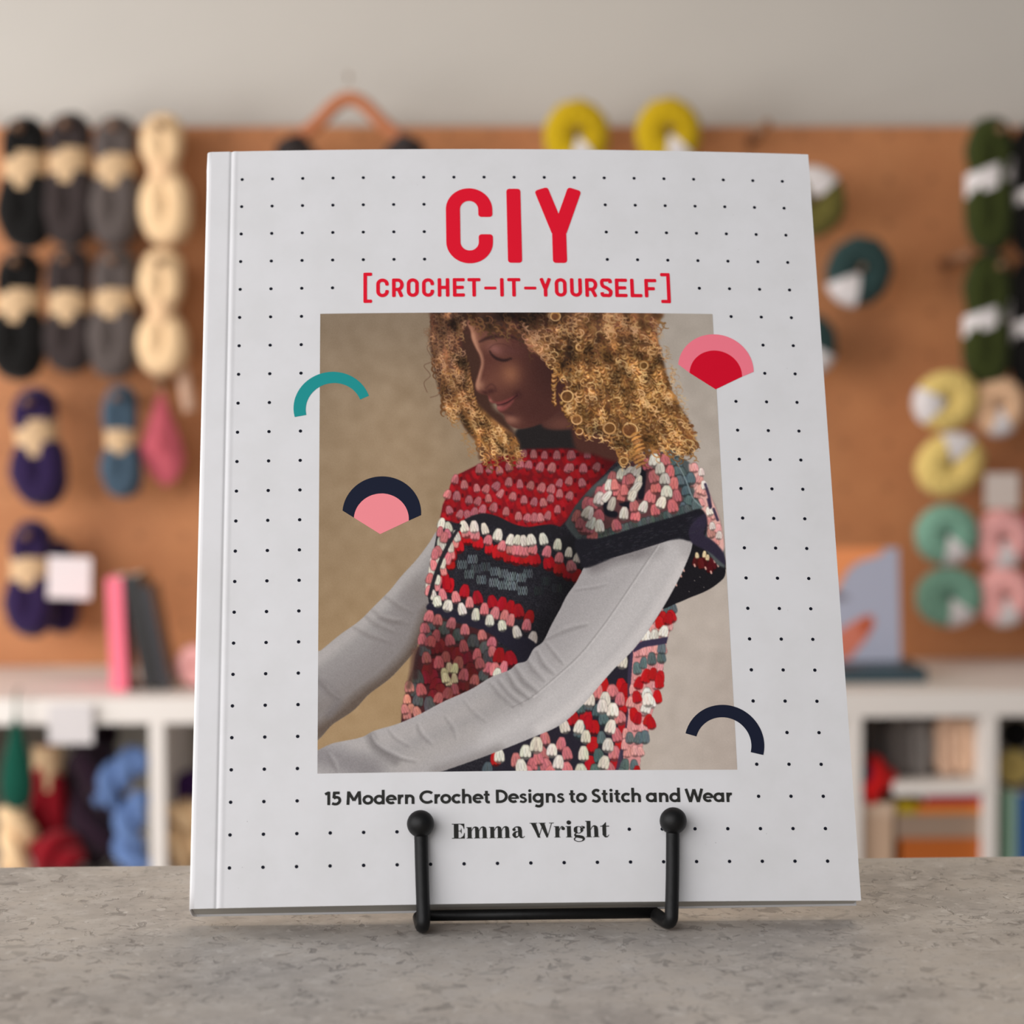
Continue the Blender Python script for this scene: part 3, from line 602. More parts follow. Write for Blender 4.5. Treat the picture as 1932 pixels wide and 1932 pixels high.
    def curl(x, y, L, r, w, k, ang=1.57, turns=None, alpha=.9):
        turns = turns or L/(r*2.4)
        nn = int(8+turns*9); t = np.linspace(0, 1, nn); ph = rng.uniform(0, 6.3); sgn = rng.choice((-1, 1))
        dx, dy = math.cos(ang), math.sin(ang)
        rr = r*(.65+.35*np.sin(t*3.1))
        bend = rng.uniform(-.18, .18)*L
        a = ph+sgn*t*turns*6.283
        px = x+dx*t*L+rr*np.cos(a)+bend*t*t; py = y+dy*t*L+rr*.62*np.sin(a)
        P = np.stack([px, py], -1)
        stroke(P, [w*.6, w, w*.8, w*.4], hue(x, y, k), alpha, .7)
    def scatter(m_, nmb, lens, rads, ws, k, angf, alpha=.9):
        ys, xs = np.nonzero(m_ > .6)
        for i in rng.randint(0, len(xs), nmb):
            x, y = xs[i]+PX0, ys[i]+PY0
            if y > 805 and k < 2 and 1090 < x < 1150: continue
            curl(x, y, rng.uniform(*lens), rng.uniform(*rads), rng.uniform(*ws), k, angf(x, y)+rng.uniform(-.25, .25), None, alpha)
    al = lambda x, y: 1.45-.25*np.clip((y-700)/100, 0, 1)
    ar = lambda x, y: 1.57-np.clip((x-1080)/160, -.3, 1)*.45 if x > 1040 else 1.2
    inl, inr = blur(ml, 4), blur(mr, 4)
    inl = (inl > .75)*1.; inr = (inr > .75)*1.
    scatter(inl, 130, (18, 40), (3, 5.5), (2.4, 4), 0, al); scatter(inr, 330, (18, 42), (3.5, 7), (2.6, 4.6), 0, ar)
    scatter(inl, 150, (14, 34), (2.6, 5), (1.8, 3), 1, al); scatter(inr, 420, (14, 36), (3, 6.5), (2, 3.4), 1, ar)
    gold = inl*(yy > 690); scatter(gold, 55, (12, 26), (2.5, 4.5), (1.3, 2.2), 2, al, .8)
    scatter(inl*(yy < 690), 45, (12, 26), (2.5, 4.5), (1.1, 1.8), 2, al, .6)
    scatter(inr*(xx > 985), 120, (10, 28), (3, 6.5), (1.3, 2.4), 2, ar, .82)
    scatter(inr*(xx > 1120)*(yy > 700), 60, (8, 20), (2.5, 5.5), (1.5, 2.8), 2, ar, .9)
    def lock(p, w, pitch, k0=0.):
        q = smooth(p, False, 10); seg = np.hypot(*np.diff(q, axis=0).T); S = np.concatenate([[0], np.cumsum(seg)])
        s = 0.; p0 = pitch
        while s < S[-1]:
            pitch = p0*rng.uniform(.7, 1.5); s += pitch; flip = rng.uniform() < .12
            x, y = np.interp(s, S, q[:, 0]), np.interp(s, S, q[:, 1])
            x2, y2 = np.interp(s+2, S, q[:, 0]), np.interp(s+2, S, q[:, 1])
            a = math.atan2(y2-y, x2-x+1e-6)+rng.uniform(-.5, .5); cx, sx = math.cos(a), math.sin(a); ww = w*(1-.35*s/S[-1])*rng.uniform(.6, 1.3)*(-1 if flip else 1)
            def T(u, v): return (x+u*cx-v*sx, y+u*sx+v*cx)
            arc = [T(-pitch*.35, -ww*.5), T(pitch*.25, -ww*.2), T(pitch*.5, ww*.12), T(pitch*.2, ww*.5)]
            arc = smooth(arc, False, 4)
            stroke(arc+np.array((0, 2.2)), [2, pitch*.75, 2], hue(x, y, 0)*(.72), .9, 1.2)
            stroke(arc, [1.5, pitch*.62, 1.5], hue(x, y, 1), .95, .9)
            stroke(arc[3:10]-np.array((.3, .8)), [.8, pitch*.26, .8], hue(x, y, 2)*(.86+.14*rng.uniform()), .85, .7)
    for _ in range(34):
        x0 = rng.uniform(1040, 1235); y0 = rng.uniform(585, 760); fan = (x0-1060)/170
        L = rng.uniform(60, 150); xe = x0+fan*L*.55+rng.uniform(-14, 14); ye = min(y0+L, 838-max(0, 1130-xe)*.9, 850); xe = min(xe, np.interp(ye, (590, 660, 735, 790, 850), (1205, 1222, 1245, 1275, 1290)))
        if ye-y0 < 25: continue
        lock([(x0, y0), ((x0+xe)/2+rng.uniform(-7, 7), (y0+ye)/2), (xe, ye)], rng.uniform(8, 15), rng.uniform(5.5, 8))
    for _ in range(14):
        t = rng.uniform(); x0 = 835+t*95+rng.uniform(-12, 12); y0 = 590+t*190+rng.uniform(-10, 40)
        L = rng.uniform(40, 90); xe = x0+L*.3+rng.uniform(-8, 8); ye = min(y0+L, 862); xb = lambda y: np.interp(y, (590, 650, 730, 770, 800, 850), (862, 876, 878, 898, 922, 962)); x0 = min(x0, xb(y0)); xe = min(xe, xb(ye))
        if ye-y0 < 20: continue
        lock([(x0, y0), ((x0+xe)/2+rng.uniform(-5, 5), (y0+ye)/2), (xe, ye)], rng.uniform(6, 10), rng.uniform(4.5, 6.5))
    tone = blur(np.kron(rng.normal(0, 1, (PH//9+2, PW//9+2)).astype(np.float32), np.ones((9, 9), np.float32))[:PH, :PW], 5)
    tone += .7*blur(np.kron(rng.normal(0, 1, (PH//22+2, PW//16+2)).astype(np.float32), np.ones((22, 16), np.float32))[:PH, :PW], 8)
    tone = np.clip(tone, -1.6, 1.3)
    img[...] *= (1+np.clip(ml+mr, 0, 1)*(.30*tone-.04))[..., None]
    scatter(inr*(xx > 1000)*(tone > .25), 150, (10, 24), (3, 6.5), (1.3, 2.6), 2, ar, .85)
    scatter(inl*(yy > 680)*(tone > .2), 40, (10, 20), (2.5, 4.5), (1.2, 2), 2, al, .8)
    scatter(inr*(tone < -.5), 60, (12, 26), (3, 6), (2, 3.4), 0, ar, .7)
    shade(1072, 690, 16, 70, .62, 0, inr); shade(1172, 690, 12, 60, .78, .1, inr); shade(1120, 815, 60, 12, .6, 0, inr); shade(980, 596, 70, 16, .6, 0, None)
    # big open ringlets
    for x, y, r in ((1048, 597, 9), (1088, 792, 10), (1150, 808, 13), (1188, 812, 14), (1214, 690, 10), (1094, 655, 8), (1176, 870, 9), (1093, 814, 7), (1070, 748, 12)):
        stroke([(x-r*.3, y), (x+r*.3, y)], r*1.5, hue(x, max(y, 690), 0)*.9, .8, 2)
        for q in range(6):
            a0 = rng.uniform(0, 6.3); a = np.linspace(a0, a0+rng.uniform(2.2, 5), 16); rr = r*rng.uniform(.72, 1.06)
            stroke(np.stack([x+rng.uniform(-1, 1)+rr*np.cos(a), y+rr*.9*np.sin(a)], -1), [.8, rng.uniform(1.2, 2.4), .8], hue(x, max(y, 690), 1+q % 2), .9, .7)
    # ringlet lock falling over the shoulder
    for q in range(9):
        x, y = B((1000+q*9-(30 if q > 4 else 0), 930+q*28))[0]
        stroke(smooth([(x-9, y+3), (x-2, y-2), (x+8, y-5)], False), [2, 5, 2], vary((196, 136, 74), .15), .95, 1)
        stroke(smooth([(x-9, y+6), (x-1, y+2), (x+8, y-1)], False), 1.6, (104, 62, 36), .8, .8)
    # lit locks beside the cheek
    for x0, y0, x1, y1 in ((988, 612, 1050, 668), (1000, 625, 1052, 684), (1058, 606, 1092, 655), (985, 604, 1020, 640), (1010, 650, 1046, 700)):
        for q in range(7):
            t = q/6; x, y = x0+(x1-x0)*t, y0+(y1-y0)*t
            curl(x+rng.uniform(-4, 4), y, rng.uniform(10, 18), rng.uniform(3, 5), rng.uniform(1.5, 2.4), 2 if q % 3 else 1, 1.1)
    for x, y in ((878, 606), (872, 630), (868, 655), (876, 660), (862, 668), (858, 676), (850, 672), (876, 585+20)):
        curl(x, y, 14, 3.4, 1.7, 2, 1.7)
    # flyaway strands
    for p in (((822, 592), (812, 615), (824, 640), (806, 655), (816, 680), (800, 690), (812, 708), (800, 722), (806, 740)), ((840, 600), (828, 640), (842, 660)), ((826, 700), (830, 740), (812, 750))):
        stroke(smooth(A(*[((x-590)/K, (y-580)/K) for x, y in p]), False), 1.3, (92, 64, 50), .75, .7)
    for _ in range(70):
        t = rng.uniform(); x, y = B((1100+t*300+rng.uniform(-10, 30), 60+t*t*300+t*650))[0]
        curl(x, y, rng.uniform(6, 18), rng.uniform(2, 5), rng.uniform(.8, 1.5), rng.choice((1, 2)), rng.uniform(.6, 1.8), None, .6)
    for _ in range(80):
        t = rng.uniform(); x, y = A((870+t*330+rng.uniform(-75, 30), 100+t*950))[0]
        curl(x, y, rng.uniform(8, 20), rng.uniform(2, 4.5), rng.uniform(.8, 1.4), 1, rng.uniform(1.2, 1.9), None, .55)
    img[...] = np.clip(img+rng.normal(0, 2.2, (PH, PW, 1)), 0, 255)
    return img

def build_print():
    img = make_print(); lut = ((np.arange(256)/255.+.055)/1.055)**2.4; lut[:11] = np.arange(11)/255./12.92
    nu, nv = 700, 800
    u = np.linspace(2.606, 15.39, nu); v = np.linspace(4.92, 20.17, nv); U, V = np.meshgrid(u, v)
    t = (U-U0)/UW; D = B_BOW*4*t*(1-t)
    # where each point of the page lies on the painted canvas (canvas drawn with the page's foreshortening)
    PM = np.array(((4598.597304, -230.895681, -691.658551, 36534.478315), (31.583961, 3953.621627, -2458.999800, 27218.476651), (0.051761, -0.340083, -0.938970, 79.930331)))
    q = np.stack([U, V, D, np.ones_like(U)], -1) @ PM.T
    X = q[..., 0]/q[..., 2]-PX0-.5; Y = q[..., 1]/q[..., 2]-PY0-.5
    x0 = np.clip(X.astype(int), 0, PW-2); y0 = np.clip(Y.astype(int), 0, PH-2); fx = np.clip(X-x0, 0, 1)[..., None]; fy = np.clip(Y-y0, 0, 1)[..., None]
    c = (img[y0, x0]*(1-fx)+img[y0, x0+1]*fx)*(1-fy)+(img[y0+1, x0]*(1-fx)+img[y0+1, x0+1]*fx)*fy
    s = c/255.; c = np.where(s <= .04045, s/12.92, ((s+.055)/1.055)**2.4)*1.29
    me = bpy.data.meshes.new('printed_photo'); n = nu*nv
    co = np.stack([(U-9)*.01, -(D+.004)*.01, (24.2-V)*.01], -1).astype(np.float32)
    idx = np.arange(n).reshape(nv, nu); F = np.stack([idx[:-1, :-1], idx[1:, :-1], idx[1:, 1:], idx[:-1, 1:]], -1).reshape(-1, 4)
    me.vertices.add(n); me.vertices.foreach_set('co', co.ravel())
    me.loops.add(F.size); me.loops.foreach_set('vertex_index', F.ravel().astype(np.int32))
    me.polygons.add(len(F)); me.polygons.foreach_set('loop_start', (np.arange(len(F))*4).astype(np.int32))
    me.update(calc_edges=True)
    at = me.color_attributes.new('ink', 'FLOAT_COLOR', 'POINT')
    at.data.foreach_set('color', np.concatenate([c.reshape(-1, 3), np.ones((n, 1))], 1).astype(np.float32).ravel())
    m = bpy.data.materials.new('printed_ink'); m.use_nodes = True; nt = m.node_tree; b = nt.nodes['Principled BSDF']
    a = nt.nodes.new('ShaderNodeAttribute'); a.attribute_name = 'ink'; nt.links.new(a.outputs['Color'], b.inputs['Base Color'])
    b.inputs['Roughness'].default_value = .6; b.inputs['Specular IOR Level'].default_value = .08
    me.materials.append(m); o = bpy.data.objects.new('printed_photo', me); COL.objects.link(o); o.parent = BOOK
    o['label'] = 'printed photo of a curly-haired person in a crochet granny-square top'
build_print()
# ---- flat printed shapes
def circ3(a, b, c):
    (x1, y1), (x2, y2), (x3, y3) = a, b, c
    d = 2*(x1*(y2-y3)+x2*(y3-y1)+x3*(y1-y2))
    ux = ((x1*x1+y1*y1)*(y2-y3)+(x2*x2+y2*y2)*(y3-y1)+(x3*x3+y3*y3)*(y1-y2))/d
    uy = ((x1*x1+y1*y1)*(x3-x2)+(x2*x2+y2*y2)*(x1-x3)+(x3*x3+y3*y3)*(x2-x1))/d
    return ux, uy, math.hypot(x1-ux, y1-uy)
def arc_pts(a, b, c, n=48):
    ux, uy, r = circ3(a, b, c); a0 = math.atan2(a[1]-uy, a[0]-ux); a1 = math.atan2(c[1]-uy, c[0]-ux)
    if a1 < a0: a1 += 2*math.pi
    return [(ux+r*math.cos(t), uy+r*math.sin(t)) for t in np.linspace(a0, a1, n)]
def band(name, out, inn, m, parent=BOOK, d=.008):
    A_, B_ = arc_pts(*out), arc_pts(*inn); b = MB(); b.grid([[cp(*p, d) for p in A_], [cp(*p, d) for p in B_]])
    return obj(name, b, m, parent, False)
def fan(name, out, apex, inn, mo, mi):
    A_, B_ = arc_pts(*out), arc_pts(*inn)
    b = MB(); b.grid([[cp(*p, .008) for p in A_], [cp(*p, .008) for p in B_]], 0)
    b.add([cp(*apex, .008)]+[cp(*p, .008) for p in B_], [(0, i, i+1) for i in range(1, len(B_))], 1)
    return obj(name, b, [mo, mi], BOOK, False)
band('arc_motif', ((1.814, 8.517), (3.04, 6.97), (4.178, 7.822)), ((2.184, 8.451), (3.058, 7.363), (3.895, 7.947)), M_teal)['label'] = 'teal printed arc'
band('arc_motif', ((13.847, 19.029), (15.061, 18.125), (16.219, 19.712)), ((14.181, 19.129), (15.04, 18.522), (15.833, 19.622)), M_navy)['label'] = 'dark navy printed arc'
fan('fan_motif', ((3.344, 11.719), (4.587, 10.583), (5.812, 11.902)), (4.525, 12.518), ((3.702, 11.959), (4.564, 11.161), (5.423, 12.082)), M_navy, M_pink)['label'] = 'navy and pink printed fan'
fan('fan_motif', ((14.178, 6.724), (15.435, 5.647), (16.638, 6.953)), (15.36, 7.59), ((14.536, 7.024), (15.406, 6.222), (16.25, 7.129)), mat('ink_rose', (255, 130, 148), .6, spec=.1), M_crim)['label'] = 'pink and crimson printed fan'
# ---- lettering
def spline(pts, n=8):
    P = np.array(pts, float); out = []
    for i in range(len(P)-1):
        a, b, c, d = P[max(i-1, 0)], P[i], P[i+1], P[min(i+2, len(P)-1)]
        for k in range(n):
            t = k/n; out.append(.5*((2*b)+(c-a)*t+(2*a-5*b+4*c-d)*t*t+(3*b-a-3*c+d)*t**3))
    out.append(P[-1]); return [tuple(p) for p in out]
class Letters:
    """flat ink shapes; a transform maps glyph coordinates to u,v on the cover"""
    def __init__(s): s.b = MB(); s.pend = []; s.T = lambda x, y: (x, y)
    def face(s, pts):
        q = [s.T(*p) for p in pts]
        for t in ([[q[0], q[1], q[2]], [q[0], q[2], q[3]]] if len(q) == 4 else [q]):
            a = sum(t[i-1][0]*t[i][1]-t[i][0]*t[i-1][1] for i in range(len(t)))
            if abs(a) > 2e-6: s.pend.append(t if a > 0 else t[::-1])
    def flush(s):
        # merge the overlapping pieces of one glyph into a single flat sheet
        if not s.pend: return
        vs, fs = [], []
        for q in s.pend: fs.append(list(range(len(vs), len(vs)+len(q)))); vs += [Vector(p) for p in q]
        V_, _, F_, _, _, O_ = delaunay_2d_cdt(vs, [], fs, 0, 1e-5); polys = s.pend; s.pend = []
        def inside(x, y):
            for q in polys:
                c = False
                for i in range(len(q)):
                    (x1, y1), (x2, y2) = q[i-1], q[i]
                    if (y1 > y) != (y2 > y) and x < x1+(y-y1)*(x2-x1)/(y2-y1): c = not c
                if c: return True
            return False
        F_ = [f for f in F_ if inside(sum(V_[i][0] for i in f)/len(f), sum(V_[i][1] for i in f)/len(f))]
        s.b.add([cp(p[0], p[1], .01) for p in V_], [tuple(f) for f in F_])
    def disc(s, x, y, rx, ry=None, n=18):
        ry = ry or rx; s.face([(x+rx*math.cos(2*math.pi*k/n), y+ry*math.sin(2*math.pi*k/n)) for k in range(n)])
    def rect(s, x0, y0, x1, y1): s.face([(x0, y0), (x1, y0), (x1, y1), (x0, y1)])
    def line(s, pts, w, cap=0., sx=1., joints=True):
        """ribbon; sx = glyph x units per y unit so widths stay even; cap = rounding of the ends as share of the width"""
        n = len(pts); W = [w]*n if not hasattr(w, '__len__') else list(np.interp(np.linspace(0, 1, n), np.linspace(0, 1, len(w)), w))
        P = [np.array((p[0]/sx, p[1])) for p in pts]
        def F(q): return (q[0]*sx, q[1])
        if cap:
            for e, nb in ((0, 1), (-1, -2)):
                d = P[e]-P[nb]; d = d/(np.linalg.norm(d)+1e-9); nn = np.array((-d[1], d[0])); r = cap*W[e]; h = W[e]/2-r
                Q = P[e]; P[e] = Q-d*r
                if h > 1e-6: s.face([F(P[e]+nn*h), F(P[e]+nn*h+d*r), F(P[e]-nn*h+d*r), F(P[e]-nn*h)])
                for sg in ((-1, 1) if h > 1e-6 else (0,)):
                    c = P[e]+nn*h*sg; s.face([F(c+r*np.array((math.cos(a), math.sin(a)))) for a in np.linspace(0, 2*math.pi, 17)[:-1]])
        T_ = [P[min(i+1, n-1)]-P[max(i-1, 0)] for i in range(n)]
        smooth_ = n > 4
        if smooth_:
            L, R = [], []
            for i in range(n):
                t = T_[i]/(np.linalg.norm(T_[i])+1e-9); nn = np.array((-t[1], t[0]))*W[i]/2; L.append(F(P[i]+nn)); R.append(F(P[i]-nn))
            for i in range(n-1): s.face([L[i], L[i+1], R[i+1], R[i]])
        else:
            for i in range(n-1):
                t = P[i+1]-P[i]; t = t/(np.linalg.norm(t)+1e-9); nn = np.array((-t[1], t[0]))
                s.face([F(P[i]+nn*W[i]/2), F(P[i+1]+nn*W[i+1]/2), F(P[i+1]-nn*W[i+1]/2), F(P[i]-nn*W[i]/2)])
                if joints and 0 < i: s.face([F(P[i]+W[i]/2*np.array((math.cos(a), math.sin(a)))) for a in np.linspace(0, 2*math.pi, 17)[:-1]])
    def make(s, name, m):
        s.flush(); return obj(name, s.b, m, BOOK, False)
def ell(cx, cy, rx, ry, a0, a1, n=28): return [(cx+rx*math.cos(math.radians(a)), cy+ry*math.sin(math.radians(a))) for a in np.linspace(a0, a1, n)]
def block_glyph(L, ch, W, w, cap):
    """rounded block capitals, height 1, width W, stroke w (y up)"""
    h = w/2; S = lambda p, c=cap: L.line(p, w, c)
    rx, ry = W/2-h, min(.5-h, (W/2-h)*1.02)
    if ch in 'CO':
        if ch == 'O': S(ell(W/2, 1-h-ry, rx, ry, 0, 180)+ell(W/2, h+ry, rx, ry, 180, 360)+[(W-h, 1-h-ry)], 0)
        else: S([(W-h, .615), (W-h, .66)]+ell(W/2, 1-h-ry, rx, ry, 0, 180)+ell(W/2, h+ry, rx, ry, 180, 360)+[(W-h, .34), (W-h, .385)])
    elif ch == 'I': S([(W/2, 0), (W/2, 1)])
    elif ch == 'Y':
        S([(h*1.12, 1), (W/2, .40)]); S([(W-h*1.12, 1), (W/2, .40)]); S([(W/2, 0), (W/2, .44)])
        L.disc(W/2, .41, h)
    elif ch == 'R':
        S([(h, 0), (h, 1)]); r = .25; S([(h, 1-h), (W*.5, 1-h)]+ell(W*.5, 1-h-r, W*.5-h, r, 90, -90, 18)+[(h, 1-h-2*r)], 0); S([(W*.55, .42), (W-h, 0)])
    elif ch == 'H': S([(h, 0), (h, 1)]); S([(W-h, 0), (W-h, 1)]); S([(h, .5), (W-h, .5)], 0)
    elif ch == 'E': S([(h, 0), (h, 1)]); S([(0, 1-h), (W, 1-h)]); S([(h, .5), (W*.92, .5)]); S([(0, h), (W, h)])
    elif ch == 'F': S([(h, 0), (h, 1)]); S([(0, 1-h), (W, 1-h)]); S([(h, .47), (W*.86, .47)])
    elif ch == 'L': S([(h, 0), (h, 1)]); S([(0, h), (W, h)])
    elif ch == 'T': S([(0, 1-h), (W, 1-h)]); S([(W/2, 0), (W/2, 1)])
    elif ch == 'U': S([(h, 1), (h, .9)]+ell(W/2, h+ry, rx, ry, 180, 360)+[(W-h, .9), (W-h, 1)])
    elif ch == '-': S([(0, .46), (W, .46)])
    elif ch == 'S': S(spline([(W-h*1.1, .74), (W*.80, .90), (W*.5, 1-h), (W*.2, .89), (h*1.05, .73), (W*.25, .58), (W*.55, .48), (W-h*1.2, .34), (W-h*1.0, .22), (W*.76, .09), (W*.48, h), (W*.2, .10), (h*1.05, .26)]))
    elif ch == '[': S([(h, 0), (h, 1)]); S([(0, h), (W, h)]); S([(0, 1-h), (W, 1-h)])
    elif ch == ']': S([(W-h, 0), (W-h, 1)]); S([(0, h), (W, h)]); S([(0, 1-h), (W, 1-h)])
def put_block(L, ch, u0, u1, vt, vb, wcm, cap=.5):
    H = vb-vt; L.T = lambda x, y: (u0+x*H, vb-y*H); block_glyph(L, ch, (u1-u0)/H, wcm/H, cap); L.flush()
L = Letters()
for ch, a, b_ in (('C', 6.718, 8.253), ('I', 8.723, 9.203), ('Y', 9.615, 11.264)): put_block(L, ch, a, b_, .43 if ch != 'C' else .415, 3.14 if ch != 'C' else 3.16, .468, .22)
L.make('title_lettering', M_red)
L = Letters()
sx_ = [4.002, 4.287, 4.418, 4.829, 4.932, 5.314, 5.411, 5.805, 5.908, 6.303, 6.417, 6.8, 6.909, 7.303, 7.389, 7.818, 7.933, 8.334, 8.449, 8.575, 8.689, 9.119, 9.234, 9.636, 9.728, 10.142, 10.239, 10.63, 10.74, 11.131, 11.235, 11.638, 11.725, 12.129, 12.215, 12.62, 12.718, 13.111, 13.187, 13.586, 13.72, 14.039]
for i, ch in enumerate('[CROCHET-IT-YOURSELF]'):
    br = ch in '[]'; put_block(L, ch, sx_[2*i], sx_[2*i+1], 3.471 if br else 3.69, 4.557 if br else 4.357, .105 if ch == '-' else .12, .35)
L.make('subtitle_lettering', M_red)
# tagline: bold geometric lower case
def tag_glyph(L, ch):
    w = .20; h = w/2; X = .71; S = lambda p, c=.12, ww=w: L.line(p, ww, c)
    bowl = lambda cx: L.line(ell(cx, X/2, .275, X/2-h+.01, 0, 360, 40), w)
    if ch == ' ': return .27
    if ch == '1': S([(.34, 0), (.34, 1)]); S([(.36, .94), (.09, .80)]); return .52
    if ch == '5': S([(.12, 1-h), (.56, 1-h)]); S([(.20, .96), (.165, .50)]); S(spline([(.15, .50), (.34, .58), (.53, .49), (.56, .28), (.42, .10), (.22, .07), (.05, .13)])); return .72
    if ch == 'M': S([(.13, 0), (.18, 1)]); S([(.18, .96), (.54, .30)]); S([(.90, .96), (.54, .30)]); S([(.95, 0), (.90, 1)]); return 1.12
    if ch == 'o': bowl(.37); return .76
    if ch == 'd': bowl(.37); S([(.645, 0), (.645, 1.08)]); return .82
    if ch == 'a': bowl(.37); S([(.645, 0), (.645, X)]); return .82
    if ch == 'e': L.line([(.12, .36), (.62, .36)], .13); L.line([(.64, .31)]+ell(.37, X/2, .275, X/2-h+.01, 0, 312, 36), w, .1); return .73
    if ch == 'r': S([(.18, 0), (.18, X)]); S(spline([(.20, .40), (.27, .55), (.36, .61), (.47, .60)])); return .49
    if ch == 'n': S([(.18, 0), (.18, X)]); S([(.18, .38)]+ell(.41, .40, .22, .215, 180, 0, 20)+[(.63, .3), (.63, 0)]); return .80
    if ch == 'h': S([(.18, 0), (.18, 1.08)]); S([(.18, .38)]+ell(.41, .40, .22, .215, 180, 0, 20)+[(.63, .3), (.63, 0)]); return .80
    if ch == 'C': L.line(ell(.53, .5, .44, .5-h, 42, 318, 40), w, .1); return .93
    if ch == 'c': L.line(ell(.37, X/2, .275, X/2-h+.01, 45, 315, 34), w, .1); return .63
    if ch == 't': S(spline([(.22, .92), (.22, .5), (.22, .22), (.28, .09), (.44, .08)])); S([(.03, X-h+.02), (.43, X-h+.02)], .12, .15); return .50
    if ch == 'D': S([(.19, 0), (.19, 1)]); L.line([(.19, 1-h)]+ell(.36, .5, .44, .5-h, 90, -90, 30)+[(.19, h)], w); return .92
    if ch == 's': S(spline([(.48, .55), (.36, .62), (.22, .60), (.14, .50), (.22, .41), (.38, .34), (.47, .22), (.40, .10), (.26, .07), (.08, .13)]), .1, .165); return .58
    if ch == 'S': S(spline([(.56, .83), (.42, .915), (.25, .88), (.15, .74), (.24, .58), (.46, .46), (.57, .28), (.48, .12), (.30, .08), (.08, .16)]), .1); return .70
    if ch == 'i': S([(.18, 0), (.18, X)]); L.disc(.18, .90, .11); return .36
    if ch == 'g': bowl(.37); S([(.645, X), (.645, .1)]+spline([(.645, .0), (.60, -.17), (.42, -.26), (.18, -.20)])); return .82
    if ch == 'W': S([(.07, 1), (.35, 0)]); S([(.62, .96), (.35, 0)]); S([(.62, .96), (.89, 0)]); S([(1.17, 1), (.89, 0)]); return 1.22
    return .5
txt = '15 Modern Crochet Designs to Stitch and Wear'
tmp = Letters(); adv = [tag_glyph(tmp, c) for c in txt]; sc_ = (15.19-2.80)/sum(adv); L = Letters(); x = 2.80
for i, c in enumerate(txt):
    L.T = lambda gx, gy, x=x: (x+gx*sc_, 21.15+.03*(x-2.8)/12.4-gy*.415); tag_glyph(L, c); L.flush(); x += adv[i]*sc_
L.make('tagline_lettering', M_ink)
# author line: fat high-contrast serif
def fat_glyph(L, ch):
    R = L.rect; F = L.face
    def stem(x, y0=0., y1=.76, w=.25): R(x, y0, x+w, y1)
    def foot(x, w=.25, e=.07): R(x-e, 0, x+w+e, .04)
    def flag(x, y): F([(x-.08, y-.05), (x+.02, y-.05), (x+.02, y), (x-.08, y)])
    def arch(x): L.line(spline([(x, .50), (x+.10, .69), (x+.22, .75), (x+.32, .66), (x+.345, .45)]), [.03, .05, .10, .24, .25]); stem(x+.22, 0, .50)
    if ch == 'E':
        stem(.14, 0, 1, .29); R(.02, .95, .80, 1); R(.02, 0, .82, .05); R(.4, .48, .60, .53)
        F([(.80, 1), (.80, .64), (.765, .64), (.70, .84), (.54, .955), (.54, 1)]); F([(.82, 0), (.82, .38), (.785, .38), (.72, .17), (.55, .045), (.55, 0)]); F([(.60, .34), (.625, .34), (.625, .67), (.60, .67), (.55, .52), (.55, .49)]); return .90
    if ch == 'm':
        stem(.1); foot(.1); flag(.1, .76); arch(.35); foot(.57); arch(.82); foot(1.04); return 1.42
    if ch == 'a':
        stem(.42, .10, .52, .25); L.line(spline([(.13, .56), (.22, .70), (.38, .735), (.50, .66), (.545, .50)]), [.05, .06, .08, .22, .25]); L.disc(.17, .56, .105, .105)
        L.line(spline([(.46, .44), (.26, .38), (.175, .21), (.27, .05), (.46, .14)]), [.03, .12, .24, .12, .03]); L.line(spline([(.55, .12), (.64, .03), (.75, .03), (.83, .12)]), [.2, .12, .05, .03]); return .86
    if ch == 'W':
        F([(.06, 1), (.36, 1), (.66, .0), (.54, 0)]) ; F([(.10, 1), (.38, 1), (.62, .15), (.56, 0), (.50, 0)])
        L.line([(.56, .03), (.80, .80)], .045); F([(.62, 1), (.92, 1), (1.16, .15), (1.10, 0), (1.04, 0)]); L.line([(1.10, .03), (1.38, .97)], .045)
        R(0, .955, .48, 1); R(.56, .955, 1.0, 1); R(1.22, .955, 1.52, 1); return 1.50
    if ch == 'r': stem(.1); foot(.1); flag(.1, .76); L.line(spline([(.34, .44), (.42, .64), (.52, .735), (.62, .70)]), [.03, .05, .06, .06]); L.disc(.60, .60, .115); return .74
    if ch == 'i': stem(.1); foot(.1); flag(.1, .76); L.disc(.225, 1.0, .145); return .46
    if ch == 'h': stem(.1, 0, 1.10); foot(.1); flag(.1, 1.10); arch(.35); foot(.57); return .94
    if ch == 'g':
        L.line(ell(.37, .50, .20, .225, 0, 360, 40), [.22, .05, .05, .22, .22, .05, .05, .22]); L.line(spline([(.50, .68), (.58, .74), (.66, .72)]), .05); L.disc(.69, .66, .085)
        L.line(spline([(.26, .30), (.14, .20), (.20, .09), (.40, .05), (.60, .0), (.68, -.12), (.56, -.25), (.32, -.28), (.12, -.20), (.10, -.08), (.22, .03)]), [.04, .10, .18, .20, .20, .14, .05, .05, .06, .08, .05]); return .78
    if ch == 't': stem(.15, .14, .80, .24); F([(.15, .76), (.39, .76), (.39, 1.0), (.36, 1.0)]); R(.02, .70, .58, .76); L.line(spline([(.27, .18), (.33, .05), (.45, .03), (.56, .16)]), [.24, .14, .06, .03]); return .60
    return .30
txt = 'Emma Wright'; tmp = Letters(); adv = [fat_glyph(tmp, c) for c in txt]; sc_ = (11.40-6.64)/sum(adv); L = Letters(); x = 6.64
for i, c in enumerate(txt):
    L.T = lambda gx, gy, x=x: (x+gx*sc_, 22.235-gy*.455); fat_glyph(L, c); L.flush(); x += adv[i]*sc_
L.make('author_lettering', M_ink)
